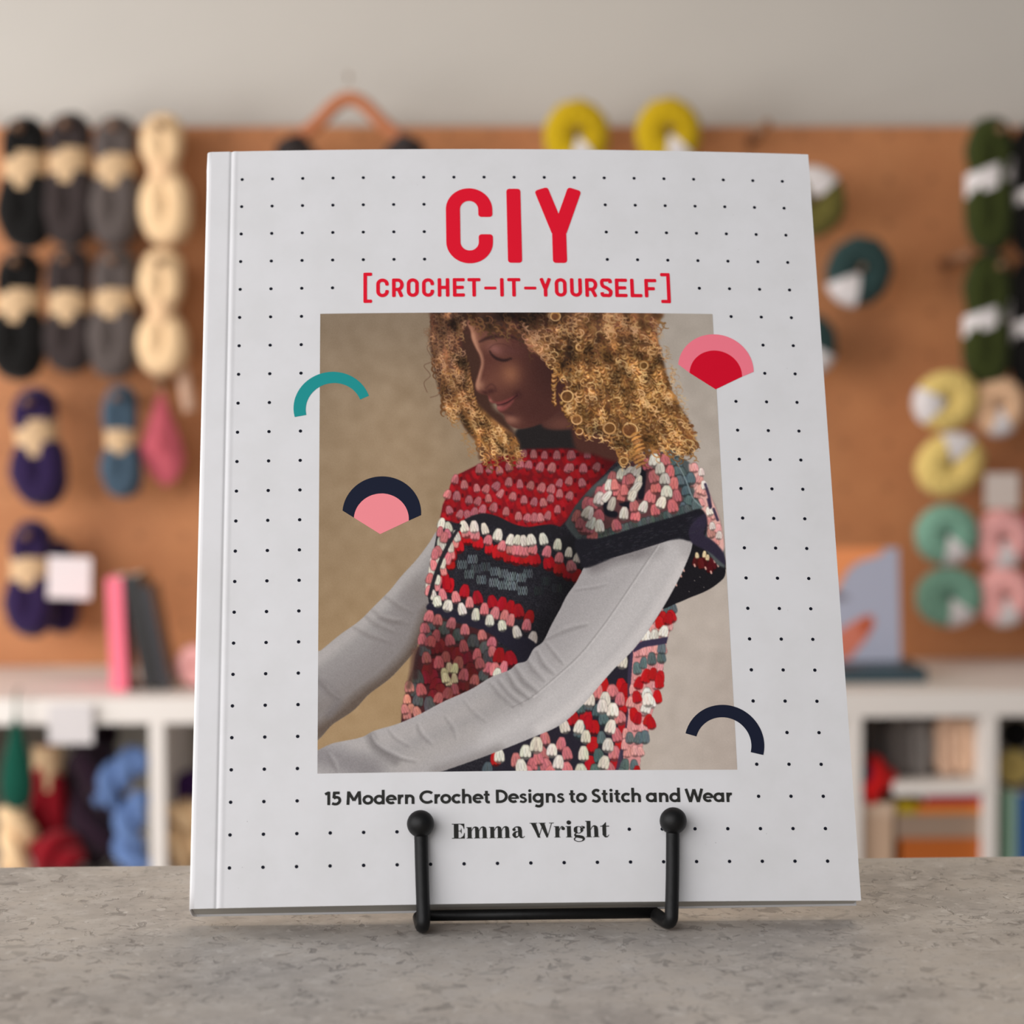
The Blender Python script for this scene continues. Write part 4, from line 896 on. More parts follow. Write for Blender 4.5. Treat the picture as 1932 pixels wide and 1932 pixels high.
# ------------------------------------------------------------------ the easel
EA = thing('display_easel', 'black metal display easel with ball-tipped prongs holding the white book', 'easel', (.034, .715, .976))
def ew(p): return (p[0]-.034, p[1]-.715, p[2]-.976)
def prong(path, ball):
    o = obj('prong', MB().sweep([ew(p) for p in spline(path, 8)], .00205, 14, up=(1, 0, 0)), M_black, EA)
    bo = obj('ball_tip', MB().ball(ew(ball), .0041, 32, 18), M_black, o)
prong([(-.0026, .7179, 1.0045), (-.0023, .7118, .9925), (-.0020, .7066, .9822), (-.0021, .7062, .9794), (-.0024, .7090, .9782), (-.0028, .7140, .9783), (-.0032, .7195, .9786)], (-.0027, .7176, 1.0072))
prong([(.0731, .7190, 1.0045), (.0724, .7129, .9925), (.0716, .7077, .9822), (.0713, .7073, .9796), (.0706, .7098, .9784), (.0692, .7140, .9785), (.0680, .7195, .9786)], (.0732, .7187, 1.0071))
obj('crossbar', MB().sweep([ew((-.0034, .7193, .9791)), ew((.0320, .7196, .9791)), ew((.0685, .7198, .9791))], .0017, 12, up=(0, 0, 1)), M_black, EA)
ru = Vector((-.004, .3828, .9238))
fr0, fr1 = Vector((-.0030, .7295, .9785)), Vector((.0685, .7300, .9785))
pth = [(-.0032, .7200, .9783), (-.0031, .7265, .9780), tuple(fr0+ru*.006)]+[tuple(fr0+ru*t) for t in (.05, .10, .135)]+[tuple((fr0+fr1)/2+ru*.158)]+[tuple(fr1+ru*t) for t in (.135, .10, .05, .006)]+[(.0685, .7270, .9780), (.0685, .7203, .9783)]
obj('back_frame', MB().sweep([ew(p) for p in spline(pth, 6)], .0016, 10, up=(1, 0, 0)), M_black, EA)
tp = (fr0+fr1)/2+ru*.157
obj('rear_leg', MB().sweep([ew(tuple(tp)), ew((.0318, .800, 1.05)), ew((.0318, .811, .9785))], .0019, 10, up=(1, 0, 0)), M_black, EA)
# ------------------------------------------------------------------ wall board and its pegs
bd = thing('pegboard', 'brown wooden pegboard on the white wall, hung with yarn', 'pegboard', (0, 3.28, 0))
obj('panel', MB().box((-1.6, -.012, .770), (1.9, .012, 1.504)), M_board, bd, False)
def peg(c, label, y1=3.12, r=.0062):
    x, _, z = c
    o = obj('wooden_peg', MB().sweep([(0, 0, 0), (0, y1-3.268, .004), (0, y1-3.272, .004)], [r, r, r*.7], 14, up=(0, 0, 1)), M_wood)
    o.location = (x, 3.268, z); return tag(o, label, 'peg', 'wooden pegs in the pegboard')
# ------------------------------------------------------------------ yarn
def loop_mesh(w, h, dep, pinch=.42, top=1., n=72, ridge=8, twist=.55, zc=None, fat=1.):
    """a hanging skein: a long closed loop of yarn, gathered at the waist"""
    zc = -h*.47 if zc is None else zc; r0 = w*.292; hw = w/2-r0; P, R = [], []
    for i in range(n):
        a = 2*math.pi*i/n; z = -h/2+(h/2-r0*.85)*math.cos(a); g = math.exp(-((z-zc)/(h*.14))**2)
        tp = max(0, (z+h*.28)/(h*.28))
        s = math.sin(a); s = math.copysign(abs(s)**.5, s)
        lo = 1/(1+math.exp((z-zc+h*.04)/(h*.05))); k = (.94+.16*lo)*fat+(1-fat)
        P.append((hw*s*(1-pinch*1.2*g)*k, 0, z)); R.append(r0*(1-pinch*.55*g)*(1-.08*tp*top)*(1+.06*math.sin(5*a))*k)
    return MB().sweep(P, R, 22, True, dep/(2*r0), ridge, .045, twist)
def skein(label, top, w, h, c, band=None, dep=None, name='yarn_skein', group=None, bz=(.34, .60), rot=0., pinch=.42, cat='yarn', bandw=None):
    """top = highest point of the skein"""
    dep = dep or w*.62
    t = thing(name, label, cat, top, (0, rot, 0), group)
    obj('yarn', loop_mesh(w, h, dep, pinch, zc=-h*(bz[0]+bz[1])/2, fat=1. if band else 0.), yarn(c), t)
    if band:
        rx, ry = (bandw or w*.43), dep*.47; rows = []
        for z, k in ((-h*bz[0], 1), (-h*(bz[0]*.7+bz[1]*.3), .985), (-h*(bz[0]*.3+bz[1]*.7), .985), (-h*bz[1], 1)):
            rows.append([(rx*k*math.cos(a), ry*k*math.sin(a), z) for a in np.linspace(0, 2*math.pi, 33)[:-1]])
        b = MB(); b.grid(rows, 0, False, True); b.grid([[(x*.97, y*.97, z) for x, y, z in r] for r in rows], 0, False, True)
        obj('paper_band', b, band, t)
    return t
def sq(s): return math.copysign(abs(s)**.6, s)
def ball_mesh(R, r, sx=1., sz=1., ang=0., dep=1.0):
    rows = []; n, m = 84, 26
    for i in range(n):
        th = 2*math.pi*i/n; row = []
        for k in range(m):
            ph = 2*math.pi*k/m; rr = r*(1+.05*math.sin(9*ph+7*th)+.03*math.sin(5*ph-11*th))
            d = R+rr*math.cos(ph); x, z = d*math.cos(th)*sx, d*math.sin(th)*sz
            row.append((x*math.cos(ang)-z*math.sin(ang), rr*sq(math.sin(ph))*dep, x*math.sin(ang)+z*math.cos(ang)))
        rows.append(row)
    return MB().grid(rows, 0, True, True)
def band_on_ball(R, r, th0, span, sx=1., sz=1., ang=0., dep=1.0, reach=(-2.2, 2.2)):
    rows = []
    for th in np.linspace(th0-span/2, th0+span/2, 10):
        row = []
        for ph in np.linspace(reach[0], reach[1], 20):
            rr = r*1.075; p = math.pi*1.5+ph; d = R+rr*math.cos(p); x, z = d*math.cos(th)*sx, d*math.sin(th)*sz
            row.append((x*math.cos(ang)-z*math.sin(ang), rr*sq(math.sin(p))*dep, x*math.sin(ang)+z*math.cos(ang)))
        rows.append(row)
    return MB().grid(rows)
def ball(label, c, size, col, lab=None, group=None, sx=1., sz=1., ang=0., span=1.0, hole=.05):
    """a centre-pull ball of yarn hung by its hole; lab = clock angle of its paper label"""
    t = thing('yarn_ball', label, 'yarn', c, (0, 0, 0), group); R = size*(.25+hole*.25); r = size*.5-R
    obj('yarn', ball_mesh(R, r, sx, sz, ang), yarn(col), t)
    if lab is not None: obj('paper_label', band_on_ball(R, r, lab, span, sx, sz, ang), M_paper, t)
    return t
BLK, CHA, GRA, CRE, PUR, BLU = (13, 12, 12), (52, 44, 44), (82, 74, 72), (224, 192, 152), (38, 24, 62), (60, 78, 94)
G1 = 'banded yarn skeins on the left of the pegboard'
for n_, p, w_, h_, c, b_ in (('black yarn skein with tan band, leftmost in the top row', (-0.5230, 3.19, 1.5067), .070, .166, BLK, (.27, .56)),
                      ('dark charcoal yarn skein with tan band in the top row, right of the black one', (-0.4645, 3.19, 1.5122), .069, .168, CHA, (.27, .54)),
                      ('mid grey yarn skein with tan band in the top row, left of the cream skein', (-0.4040, 3.19, 1.5081), .067, .164, GRA, (.30, .56)),
                      ('black yarn skein with tan band, leftmost in the second row', (-0.5308, 3.19, 1.3332), .072, .164, BLK, (.30, .57)),
                      ('dark charcoal yarn skein with tan band in the second row, right of the black one', (-0.4667, 3.19, 1.3372), .066, .158, CHA, (.36, .62)),
                      ('mid grey yarn skein with tan band in the second row, beside the cream skein', (-0.4060, 3.19, 1.3357), .068, .164, GRA, (.32, .55)),
                      ('dark purple yarn skein with tan band, below the second row at far left', (-0.5166, 3.19, 1.1538), .072, .150, PUR, (.27, .59)),
                      ('slate blue yarn skein with tan band beside the pink cloth', (-0.4032, 3.19, 1.1575), .054, .144, BLU, (.40, .62))):
    skein(n_, p, w_, h_, c, M_kraft, group=G1, bz=b_, rot=random.uniform(-.07, .05), bandw=w_*.40)
skein('dark purple yarn skein hanging beside the white price card', (-0.5187, 3.18, 0.9810), .064, .148, PUR, M_kraft, group=G1, bz=(.32, .58), rot=.03)
skein('dark purple yarn skein hanging behind the white price card', (-0.4971, 3.235, 0.9513), .052, .120, PUR, M_kraft, group=G1, bz=(.30, .58), rot=-.05)
skein('cream twisted yarn hank at the right end of the top row', (-0.3453, 3.19, 1.5108), .068, .166, CRE, mat('cream_tie', (214, 178, 140), .9, .1, 200), group=G1, bz=(.37, .52), pinch=.62, bandw=.021, rot=-.04, name='yarn_hank')
skein('cream twisted yarn hank at the right end of the second row', (-0.3465, 3.19, 1.3356), .070, .162, CRE, mat('cream_tie', (214, 178, 140), .9, .1, 200), group=G1, bz=(.42, .60), pinch=.66, bandw=.020, name='yarn_hank')
for p, l in (((-0.5263, 3.2, 1.4872), 'holding the black skein of the top row'), ((-0.4662, 3.2, 1.4913), 'holding the charcoal skein of the top row'), ((-0.4055, 3.2, 1.4886), 'holding the mid grey skein of the top row'), ((-0.3467, 3.2, 1.4899), 'holding the cream hank of the top row'),
             ((-0.5327, 3.2, 1.3144), 'holding the black skein of the second row'), ((-0.4684, 3.2, 1.3177), 'holding the charcoal skein of the second row'), ((-0.4088, 3.2, 1.3162), 'holding the mid grey skein of the second row'), ((-0.3479, 3.2, 1.3140), 'holding the cream hank of the second row'),
             ((-0.5185, 3.2, 1.1330), 'holding the purple skein above'), ((-0.4047, 3.2, 1.1388), 'holding the slate blue skein'), ((-0.5222, 3.2, 0.9598), 'holding the purple skein beside the price card')):
    peg(p, 'round wooden peg '+l, 3.148, .0052)
def hole_cloth():
    t = thing('hanging_cloth', 'pink diamond-shaped cloth hanging beside the slate blue skein', 'cloth', (-0.3510, 3.2, 1.1518))
    b = MB(); out = [(0, 0), (.012, -.03), (.026, -.066), (.031, -.095), (.02, -.118), (.004, -.128), (-.014, -.112), (-.031, -.082), (-.021, -.055), (-.008, -.022)]
    rows = []
    for k in (1, .97, .7, .35, .02):
        rows.append([(x*k, -.012*(1-k**2)-.002+.003*math.sin(8*x/.03), -.072+(z+.072)*k) for x, z in out])
    b.grid(rows, 0, False, True); b.grid([[(x, .006-y*.3, z) for x, y, z in r] for r in rows], 0, False, True)
    obj('cloth', b, mat('pink_cloth', (182, 80, 94), .9, .12, 120, .3, .2), t)
    obj('hanging_loop', MB().sweep([(0, .0, -.004), (-.004, .004, .014), (0, .008, .02), (.004, .004, .014), (0, 0, -.004)], .0012, 8), M_kraft, t)
hole_cloth(); peg((-0.3509, 3.2, 1.1609), 'round wooden peg holding the pink cloth', 3.16, .0045)
def card(label, c, w_, h_, m=M_paper, rot=0., y=.0):
    o = obj('price_card', MB().box((-w_/2, -.001, -h_/2), (w_/2, .001, h_/2)), m, None, False); o.location = c; o.rotation_euler = (.04, rot, 0)
    return tag(o, label, 'card', 'white price cards')
card('white square price card in front of the purple skein', (-0.4595, 3.105, 0.9109), .055, .054, rot=.04)
peg((-0.4734, 3.2, 0.9167), 'round wooden peg behind the white square price card', 3.108, .0045)
tg = obj('paper_tag', MB().box((-.008, -.0008, -.045), (.008, .0008, .045)), mat('faded_tag', (212, 176, 152), .8)); tg.location = (-0.3209, 3.2, 1.1677); tg.rotation_euler = (0, -.18, 0)
tag(tg, 'pale narrow paper tag hanging near the spine of the white book', 'tag')
peg((-0.3247, 3.2, 1.2026), 'round wooden peg holding the pale narrow tag', 3.19, .0045)
# ---- garment on its hanger, top centre
hg = thing('clothes_hanger', 'small wooden clothes hanger above the white book', 'hanger', (-0.0986, 3.18, 1.5330))
arm = lambda s: spline([(0, 0, -.002), (s*.020, 0, -.012), (s*.048, 0, -.040), (s*.072, 0, -.058), (s*.088, 0, -.072)], 6) if False else [(s*x, 0, z) for x, z in spline([(0, -.002), (.018, -.010), (.044, -.036), (.070, -.056), (.088, -.068)], 6)]
obj('arms', MB().sweep(list(reversed(arm(-1)))+arm(1)[1:], .0095, 14, ys=.6), M_hanger, hg)
obj('hook', MB().sweep([(0, 0, 0), (0, 0, .018), (.006, .004, .028), (.002, .02, .034), (-.006, .03, .030)], .0014, 8, up=(1, 0, 0)), M_steel, hg)
hp = Vector((-0.0986, 3.18, 1.5330))
peg((hp.x-.003, 3.2, hp.z+.0285), 'thin wooden peg carrying the clothes hanger', 3.205, .0022)
def garment():
    t = thing('knitted_top', 'dark charcoal knitted top on the wooden hanger', 'garment', tuple(hp))
    rows = []
    prof = [(-.050, .070, .094), (-.058, .058, .097), (-.075, .050, .099), (-.100, .036, .100), (-.112, 0.0, .101), (-.150, 0., .098), (-.215, 0., .094), (-.300, 0., .098), (-.36, 0., .100)]
    b = MB()
    for s in (-1, 1):
        for ys in (-1, 1):
            rows = []
            for z, xi, xo in prof:
                rows.append([(s*(xi+(xo-xi)*k), ys*(.006+.016*math.sin(math.pi*min(1, (.12+k*.85)))), z-.010*k*(z > -.08)) for k in np.linspace(0, 1, 9)])
            b.grid(rows)
    for s in (-1, 1): b.grid([[(s*xo, -.0129, z-.010*(z > -.08)) for z, xi, xo in prof], [(s*xo, .0129, z-.010*(z > -.08)) for z, xi, xo in prof]])
    obj('body', b, yarn((46, 40, 40)), t)
    c_ = [(x, 0, z) for x, z in spline([(-.071, -.052), (-.052, -.072), (-.030, -.103), (0, -.114), (.030, -.103), (.052, -.072), (.071, -.052)], 6)]
    obj('collar', MB().sweep(c_, .0075, 12, ys=1.6), yarn((40, 35, 36)), t)
garment()
# ---- right half of the board
OLV, MUS, TEA, GRN, YEL, MIN, PNK, BEI, MAG = (98, 92, 44), (184, 154, 18), (40, 61, 61), (48, 56, 20), (214, 188, 114), (116, 158, 140), (240, 172, 170), (222, 182, 148), (190, 40, 90)
G2 = 'yarn balls on the pegboard'
ball('mustard yellow yarn ball with white label above the white book, nearer the hanger', (0.1986, 3.19, 1.4831), .088, MUS, -1.35, G2, .98, 1.06)
ball('mustard yellow yarn ball with white label above the right part of the white book', (0.3189, 3.19, 1.4859), .088, MUS, -1.2, G2, .98, 1.06)
ball('dark olive yarn ball with white label at the upper right edge of the book', (0.5098, 3.19, 1.3953), .088, OLV, 1.35, G2, 1, 1.05, 0, 1.3)
ball('dark teal yarn ball with white label hanging alone right of the book', (0.5721, 3.19, 1.3044), .087, TEA, -1.85, G2, .98, 1.08, -.4, 1.15)
ball('dark teal yarn ball mostly hidden behind the right edge of the book', (0.5016, 3.19, 1.2080), .082, TEA, -.9, G2, 1., 1.05)
ball('pale yellow yarn ball with white label, upper of two', (0.6857, 3.17, 1.1328), .084, YEL, 2.95, G2, 1.04, .93, .35, 1.25)
ball('pale yellow yarn ball with white label at its top, lower of two', (0.6903, 3.17, 1.0488), .090, YEL, .9, G2, 1.04, .90, .5, 1.05)
ball('beige yarn ball right of the upper pale yellow ball', (0.7559, 3.18, 1.1255), .074, BEI, -1.5, G2, .96, 1.08)
ball('mint green yarn ball with white label, upper of two', (0.6864, 3.17, 0.9561), .082, MIN, -1.45, G2, 1.03, .98, .2)
ball('mint green yarn ball with white label, lower of two', (0.6896, 3.17, 0.8731), .084, MIN, -1.25, G2, 1.05, .94, .1)
ball('pale pink yarn ball with white label, upper of two', (0.7624, 3.18, 0.9495), .076, PNK, -1.45, G2, .98, 1.06)
ball('pale pink yarn ball with white label, lower of two', (0.7649, 3.18, 0.8731), .076, PNK, -1.45, G2, .98, 1.06)
ball('magenta yarn ball beside the upper pale pink ball', (0.8230, 3.2, 0.9494), .076, MAG, -1.2, G2)
ball('magenta yarn ball beside the lower pale pink ball', (0.8263, 3.2, 0.8711), .076, MAG, -1.2, G2)
for p, l in (((0.1992, 3.2, 1.4842), 'in the mustard ball nearer the hanger'), ((0.3199, 3.2, 1.4870), 'in the right-hand mustard ball'), ((0.5114, 3.2, 1.3961), 'in the dark olive ball'), ((0.5738, 3.2, 1.3049), 'in the lone dark teal ball'), ((0.5032, 3.2, 1.2082), 'in the half-hidden teal ball'),
             ((0.6922, 3.2, 1.1328), 'in the upper pale yellow ball'), ((0.6968, 3.2, 1.0480), 'in the lower pale yellow ball'), ((0.7606, 3.2, 1.1255), 'in the beige ball'), ((0.6929, 3.2, 0.9544), 'in the upper mint ball'), ((0.6961, 3.2, 0.8706), 'in the lower mint ball'),
             ((0.7672, 3.2, 0.9483), 'in the upper pale pink ball'), ((0.7698, 3.2, 0.8715), 'in the lower pale pink ball'), ((0.8230, 3.2, 0.9494), 'in the upper magenta ball'), ((0.8263, 3.2, 0.8711), 'in the lower magenta ball')):
    peg(p, 'round wooden peg '+l, 3.165, .0036)
peg((0.4380, 3.2, 1.4841), 'bare wooden peg near the top edge, right of the mustard balls', 3.1)
peg((0.7014, 3.2, 1.3187), 'bare wooden peg left of the green skeins', 3.12)
G3 = 'white-banded yarn skeins at the right edge of the pegboard'
for l, p, c, bz_, r_ in (('dark green yarn skein with white band, upper of two', (0.7441, 3.18, 1.5041), GRN, (.36, .54), .0),
                     ('dark green yarn skein with white band, lower of two', (0.7436, 3.18, 1.3272), GRN, (.42, .58), .02),
                     ('black yarn skein with white band, upper one at the right edge', (0.8045, 3.19, 1.4969), BLK, (.46, .62), 0.),
                     ('black yarn skein with white band, lower one at the right edge', (0.8041, 3.19, 1.3207), BLK, (.44, .6), 0.)):
    t = skein(l, p, .068, .172, c, None, group=G3, bz=bz_, rot=r_, pinch=.25)
    rows = []
    for z in (-.172*bz_[0], -.172*(bz_[0]+bz_[1])/2, -.172*bz_[1]): rows.append([(.0325*math.cos(a), .0195*math.sin(a), z+.012*math.cos(a)) for a in np.linspace(0, 2*math.pi, 33)[:-1]])
    obj('paper_band', MB().grid(rows, 0, False, True), M_paper, t)
for p, l in (((0.7532, 3.2, 1.4840), 'holding the upper green skein'), ((0.7540, 3.2, 1.3059), 'holding the lower green skein'), ((0.8071, 3.2, 1.4770), 'holding the upper black skein'), ((0.8067, 3.2, 1.3002), 'holding the lower black skein')):
    peg(p, 'round wooden peg '+l, 3.148, .0052)
card('greyish white square price card between the beige and pale pink balls', (0.7501, 3.13, 1.0148), .044, .046, mat('grey_card', (196, 184, 178), .7))
peg((0.7669, 3.2, 1.0221), 'round wooden peg behind the greyish white price card', 3.133, .0045)
# ------------------------------------------------------------------ white shelving unit
SH = thing('shelving_unit', 'low white cube shelving unit below the pegboard, full of yarn', 'shelf', (0, 3.09, 0))
def sb(name, x0, x1, z0, z1, y0=2.90, y1=3.265): return obj(name, MB().box((x0, y0-3.09, z0), (x1, y1-3.09, z1)), M_white, SH, False, .001)
sb('top_board', -1.1, 1.2, .749, .780); sb('bottom_board', -1.1, 1.2, .02, .058)
for x in (-1.1, -.7, -.336, -.05, .24, .508, .674, 1.16): sb('upright', x, x+.018, .058, .749)
for x0, x1 in ((-1.082, -.7), (-.682, -.336), (-.318, -.05), (-.032, .24), (.258, .508), (.526, .674), (.692, 1.16)): sb('shelf_board', x0, x1, .540, .555)
sb('shelf_board', .566, .674, .653, .668)
obj('back_panel', MB().box((-1.1, .17, .02), (1.2, .178, .749)), mat('grey_back_panel', (168, 162, 152), .8), SH, False)
lc = card('white label card on the front edge of the shelving unit', (-0.4290, 2.893, 0.7505), .053, .048)
# ---- on top of the shelf
def solid(name, label, cat, w_, d_, h_, loc, rot, m, parts=(), group=None):
    t = thing(name, label, cat, loc, rot, group)
    for pn, lo, hi, pm in parts: obj(pn, MB().box(lo, hi), pm, t, False, .0006)
    return t
M_pages = mat('book_pages', (224, 218, 206), .8)
def book(label, w_, d_, h_, loc, rot, m, group=None):
    """upright book, spine towards the room: w_ thick, d_ deep, h_ tall"""
    c = .0015
    return solid('book', label, 'book', w_, d_, h_, loc, rot, m, (('page_block', (-w_/2+c, -d_/2+c, .002), (w_/2-c, d_/2-.003, h_-.002), M_pages), ('front_cover', (w_/2-c, -d_/2, 0), (w_/2, d_/2, h_), m), ('back_cover', (-w_/2, -d_/2, 0), (-w_/2+c, d_/2, h_), m), ('spine', (-w_/2, -d_/2-.001, 0), (w_/2, -d_/2+c, h_), m)), group)
G4 = 'books on the shelving unit'
M_bp, M_bb = mat('pink_cover', (240, 112, 136), .4), mat('black_cover', (34, 34, 36), .35)
book('pink book standing on the shelf, left of the black books', .020, .10, .140, (-0.3802, 3.02, .7805), (0, -.035, 0), M_bp, G4)
book('black book leaning against the pink book', .022, .10, .140, (-0.3399, 3.02, .7845), (0, -.18, 0), M_bb, G4)
book('black book leaning, next to the pale pink yarn on the shelf', .010, .10, .128, (-0.3221, 3.02, .7825), (0, -.19, 0), mat('charcoal_cover', (52, 52, 58), .35), G4)
t = ball('pale pink yarn ball on the shelf beside the black books', (-0.2885, 3.0, .808), .052, PNK, None, None)
def face_book():
    t = thing('book', 'light blue-grey book with orange artwork facing out on the right of the shelf', 'book', (0.5592, 3.075, .798), (-.10, 0, .04), G4)
    w_, h_ = .096, .146; m = mat('blue_grey_cover', (168, 172, 192), .45)
    obj('page_block', MB().box((-w_/2+.001, .0015, .001), (w_/2-.002, .012, h_-.001)), M_pages, t, False)
    obj('front_cover', MB().box((-w_/2, 0, 0), (w_/2, .0015, h_)), m, t, False); obj('back_cover', MB().box((-w_/2, .012, 0), (w_/2, .0135, h_)), m, t, False)
    def patch(name, pts, m_): obj(name, MB().add([(x, -.0004, z) for x, z in pts], [tuple(range(len(pts)))]), m_, t, False)
    patch('printed_shape', spline([(-.048, .146), (.026, .146), (.020, .136), (.0, .130), (-.016, .120), (-.026, .105), (-.034, .092), (-.048, .088)], 5), mat('cover_orange', (232, 146, 92), .5))
    patch('printed_shape', spline([(-.045, .030), (-.012, .052), (.010, .060), (.014, .048), (.004, .030), (-.012, .012), (-.02, .004), (-.045, .004)], 5), mat('cover_rust', (206, 118, 96), .5))
    patch('printed_shape', spline([(-.002, .053), (.010, .058), (.012, .046), (.002, .034), (-.004, .04)], 5), mat('cover_red_orange', (206, 92, 48), .5))
    patch('printed_shape', [(-.046, .094), (-.026, .088), (-.016, .082), (-.030, .078), (-.046, .08)], mat('cover_grey', (118, 112, 124), .5))
face_book()
fb = thing('book', 'dark teal book lying flat under the light blue-grey book', 'book', (0.5579, 3.06, .7805), (0, 0, .0), G4)
md = mat('dark_teal_cover', (44, 66, 76), .45)
obj('page_block', MB().box((-.066, -.065, .002), (.064, .065, .0145)), M_pages, fb, False); obj('front_cover', MB().box((-.068, -.067, .0145), (.066, .067, .0165)), md, fb, False)
obj('back_cover', MB().box((-.068, -.067, 0), (.066, .067, .002)), md, fb, False); obj('spine', MB().box((-.068, -.069, 0), (.066, -.067, .0165)), md, fb, False)
# ---- in the cubbies
FL = .5555
def standing(label, px, top, w_, c, y, band=None, name='yarn_skein', group='yarn standing in the shelf cubbies', rot=0., pinch=.42, bz=(.34, .6), dep=None):
    return skein(label, (px, y, top), w_, top-FL-.001, c, band, dep, name, group, bz, rot, pinch)
def hank(label, pts, r, c, y, group='yarn standing in the shelf cubbies', r2=None):
    """twisted hank: two fat strands wound round each other along a line of points"""
    t = thing('yarn_hank', label, 'yarn', (pts[0][0], y, pts[0][1]), (0, 0, 0), group)
    q = spline([(x-pts[0][0], z-pts[0][1]) for x, z in pts], 14); n = len(q)
    for s in (0, math.pi):
        P = []
        for i, (x, z) in enumerate(q):
            a = s+i*.21; e = math.sin(math.pi*(.1+.8*i/(n-1)))**.5
            j = min(i+1, n-1); dx, dz = q[j][0]-q[max(i-1, 0)][0], q[j][1]-q[max(i-1, 0)][1]; l = math.hypot(dx, dz)+1e-9
            o_ = r*.72*math.cos(a); P.append((x-dz/l*o_, r*.72*math.sin(a), z+dx/l*o_))
        obj('strand', MB().sweep(P, [r*.85*math.sin(math.pi*(.12+.76*i/(n-1)))**.4 for i in range(n)], 18, False, 1, 7, .05, .5), yarn(c), t)
    return t
RED_, AUB, SKY, EMR = (122, 3, 20), (40, 22, 36), (94, 120, 168), (6, 70, 56)
tb = thing('green_bag', 'emerald green leaf-shaped pouch hanging at the shelf front, far left', 'pouch', (-0.4925, 2.885, 0.7610))
rows = []
for z, r_ in ((0, .002), (-.012, .006), (-.03, .010), (-.055, .0165), (-.08, .0195), (-.098, .018), (-.108, .011), (-.112, .002)):
    rows.append([(r_*(1+.05*math.cos(7*a))*math.cos(a), .55*r_*math.sin(a), z) for a in np.linspace(0, 2*math.pi, 29)[:-1]])
obj('pouch', MB().grid(rows, 0, False, True), yarn(EMR), tb)
obj('cord', MB().sweep([(0, 0, -.006), (0, .001, .014), (0, .006, .0285), (0, .03, .0305)], .0014, 8, up=(1, 0, 0)), yarn((20, 80, 66)), tb)
standing('red yarn skein with cream band in the left cubby', -0.4688, .716, .046, RED_, 2.975, M_kraft, bz=(.02, .36), pinch=.2)
hank('red twisted yarn hank lying at the bottom of the left cubby', [(-0.4767, .582), (-0.4510, .590), (-0.4318, .577)], .017, RED_, 2.935)
hank('cream twisted yarn hank at the left end of the left cubby', [(-0.5066, .565), (-0.5014, .605), (-0.5091, .640)], .0155, CRE, 2.945)
hank('dark aubergine yarn hank standing in the left cubby, beside the red skein', [(-0.4297, .575), (-0.4245, .65), (-0.4193, .724)], .025, AUB, 3.03)
hank('dark aubergine yarn hank leaning beside the sky blue hank', [(-0.3973, .575), (-0.4103, .63), (-0.4128, .700)], .024, AUB, 2.98)
hank('sky blue twisted yarn hank arching against the shelf upright', [(-0.3946, .645), (-0.3843, .675), (-0.3624, .695), (-0.3496, .700)], .0135, SKY, 2.945)
hank('sky blue twisted yarn hank below the arched one', [(-0.3522, .566), (-0.3663, .590), (-0.3663, .625), (-0.3497, .655)], .0130, SKY, 2.94)
hank('cream twisted yarn hank in the cubby right of the white upright', [(-0.3108, .570), (-0.3030, .61), (-0.3069, .640)], .016, CRE, 2.945)
hank('cream twisted yarn hank half hidden behind the book spine', [(-0.2707, .570), (-0.2759, .605), (-0.2733, .640)], .016, CRE, 2.95)
ball('dark purple yarn ball behind the cream hanks', (-0.2953, 3.03, .645), .058, (70, 40, 96), None, None)
cb = FL
# right cubbies
Z2 = .6685
for i, (px, c, w_, top) in enumerate(((1648, (122, 116, 112), .031, .742), (1686, (110, 104, 100), .031, .744), (1724, (132, 126, 122), .031, .738), (1774, (220, 184, 158), .028, .744), (1808, (228, 192, 164), .028, .741), (1842, (214, 176, 148), .028, .743))):
    x = (0.5581)+(px-1648)*.000656; bot = Z2 if px > 1670 else FL
    t = skein(('charcoal grey yarn skein, %s in the right cubby' % ('left', 'middle', 'right')[i]) if i < 3 else ('sandy beige yarn skein, %s on the small right shelf' % ('left', 'middle', 'right')[i-3]),
              (x, 2.962 if i else 3.0, top), w_+.004, top-bot-.0005, c, None, .034, 'yarn_skein', 'yarn standing in the shelf cubbies', (.4, .6), 0., .05)
M_box = mat('beige_box', (196, 166, 142), .8, .05, 60)
bx = thing('storage_box', 'beige cardboard box under the red and navy yarn ball', 'box', (0.5462-.003, 2.943, FL))
obj('body', MB().box((-.0225, -.034, 0), (.0225, .034, .084)), M_box, bx, False, .001); obj('lid', MB().box((-.0235, -.035, .072), (.0235, .035, .0865)), mat('beige_lid', (206, 180, 158), .8), bx, False, .001)
rb = thing('yarn_ball', 'red and navy two-tone yarn ball on the beige box', 'yarn', (0.5477-.006, 2.935, .6655))
obj('navy_yarn', MB().ball((-.004, 0, 0), .023, 36, 20, (1.15, 1, 1)), yarn((32, 26, 66)), rb)
rows = []
for i in range(60):
    a = 2*math.pi*i/60; rows.append((.0245*math.cos(a)*1.1-.004, .0245*math.sin(a)*.95, .012*math.sin(a+1)))
for tilt in (.9, -.2):
    P = [(x*math.cos(tilt)-z*math.sin(tilt), y, x*math.sin(tilt)+z*math.cos(tilt)) for x, y, z in rows]
    obj('red_yarn', MB().sweep(P, .0085, 14, True, 1, 5, .06, .4), yarn((196, 20, 22)), rb)
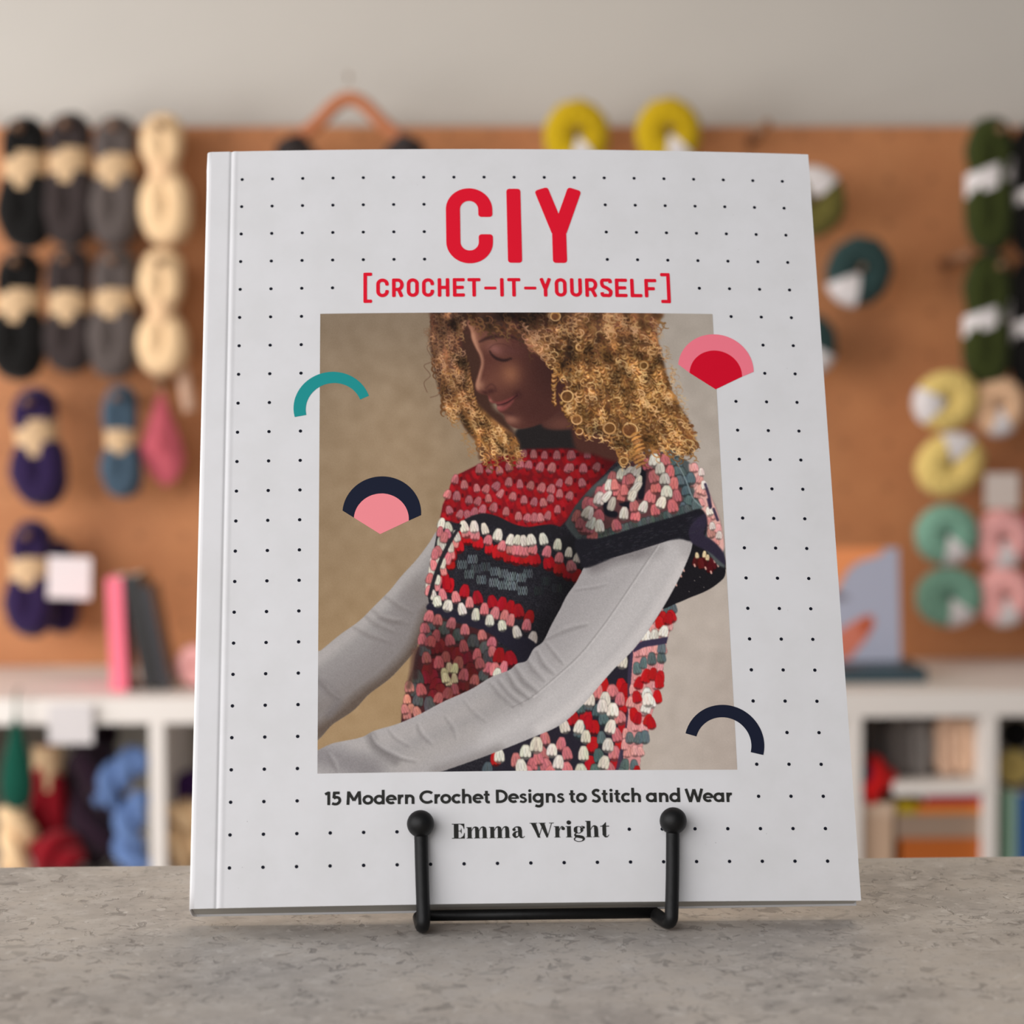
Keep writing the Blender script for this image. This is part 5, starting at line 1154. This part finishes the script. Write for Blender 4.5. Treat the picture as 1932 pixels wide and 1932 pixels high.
def flat(label, x0, x1, z0, z1, c, y0=2.912, dep=.11, cat='book', name='book', group='flat books under the small right shelf'):
    t = thing(name, label, cat, ((x0+x1)/2, y0+dep/2, z0), (0, 0, 0), group if cat == 'book' else None); w_ = (x1-x0)/2; h_ = z1-z0; m = mat('cover_%d_%d_%d' % c, c, .5)
    if cat == 'book':
        k = min(.0015, h_*.2)
        for pn, lo, hi, pm in (('page_block', (-w_+.001, -dep/2+.002, k), (w_-.001, dep/2-.001, h_-k), M_pages), ('front_cover', (-w_, -dep/2, h_-k), (w_, dep/2, h_), m), ('back_cover', (-w_, -dep/2, 0), (w_, dep/2, k), m), ('spine', (-w_, -dep/2-.001, 0), (w_, -dep/2+.001, h_), m)): obj(pn, MB().box(lo, hi), pm, t, False)
    else:
        obj('body', MB().box((-w_, -dep/2, 0), (w_, dep/2, h_*.8)), m, t, False, .0008); obj('lid', MB().box((-w_-.0007, -dep/2-.0007, h_*.72), (w_+.0007, dep/2+.0007, h_)), m, t, False, .0008)
    return t
XA, XB = 0.5758, 0.6758
flat('chestnut brown box at the bottom under the small right shelf', XA, XB, FL, .598, (176, 92, 30), cat='box', name='storage_box')
flat('taupe box between the brown box and the orange book', XA-.006, XB, .5985, .628, (150, 128, 112), cat='box', name='storage_box')
flat('orange book on the taupe box under the magenta book', XA+.020, XB-.002, .6285, .6395, (214, 122, 24))
flat('mustard book at the left end of the flat stack', XA-.006, XA+.0185, .6285, .6435, (176, 146, 10))
flat('magenta book topmost in the flat stack, right of the mustard book', XA+.030, XB, .6400, .6515, (176, 30, 66))
for l, px, w_, h_, c in (('green book standing at the right edge of the shelf, left of the mint one', 1879, .0125, .100, (66, 116, 74)), ('mint green book standing between the green and blue books', 1903, .013, .098, (150, 186, 166)), ('blue book standing at the right edge of the photo', 1929, .0185, .096, (44, 88, 150))):
    book(l, w_, .10, h_, (0.6965+(px-1879)*.000643, 2.965, FL), (0, 0, 0), mat('cover_%d_%d_%d' % c, c, .45), G4)
ball('pale yellow yarn ball lying on the upright books at the right edge', (0.7244, 2.955, .6785), .044, YEL, None, None)
ball('black yarn ball on the pale yellow ball at the right edge', (0.7291, 2.962, .7185), .038, BLK, None, None)
SC.view_layers[0].update() if False else None
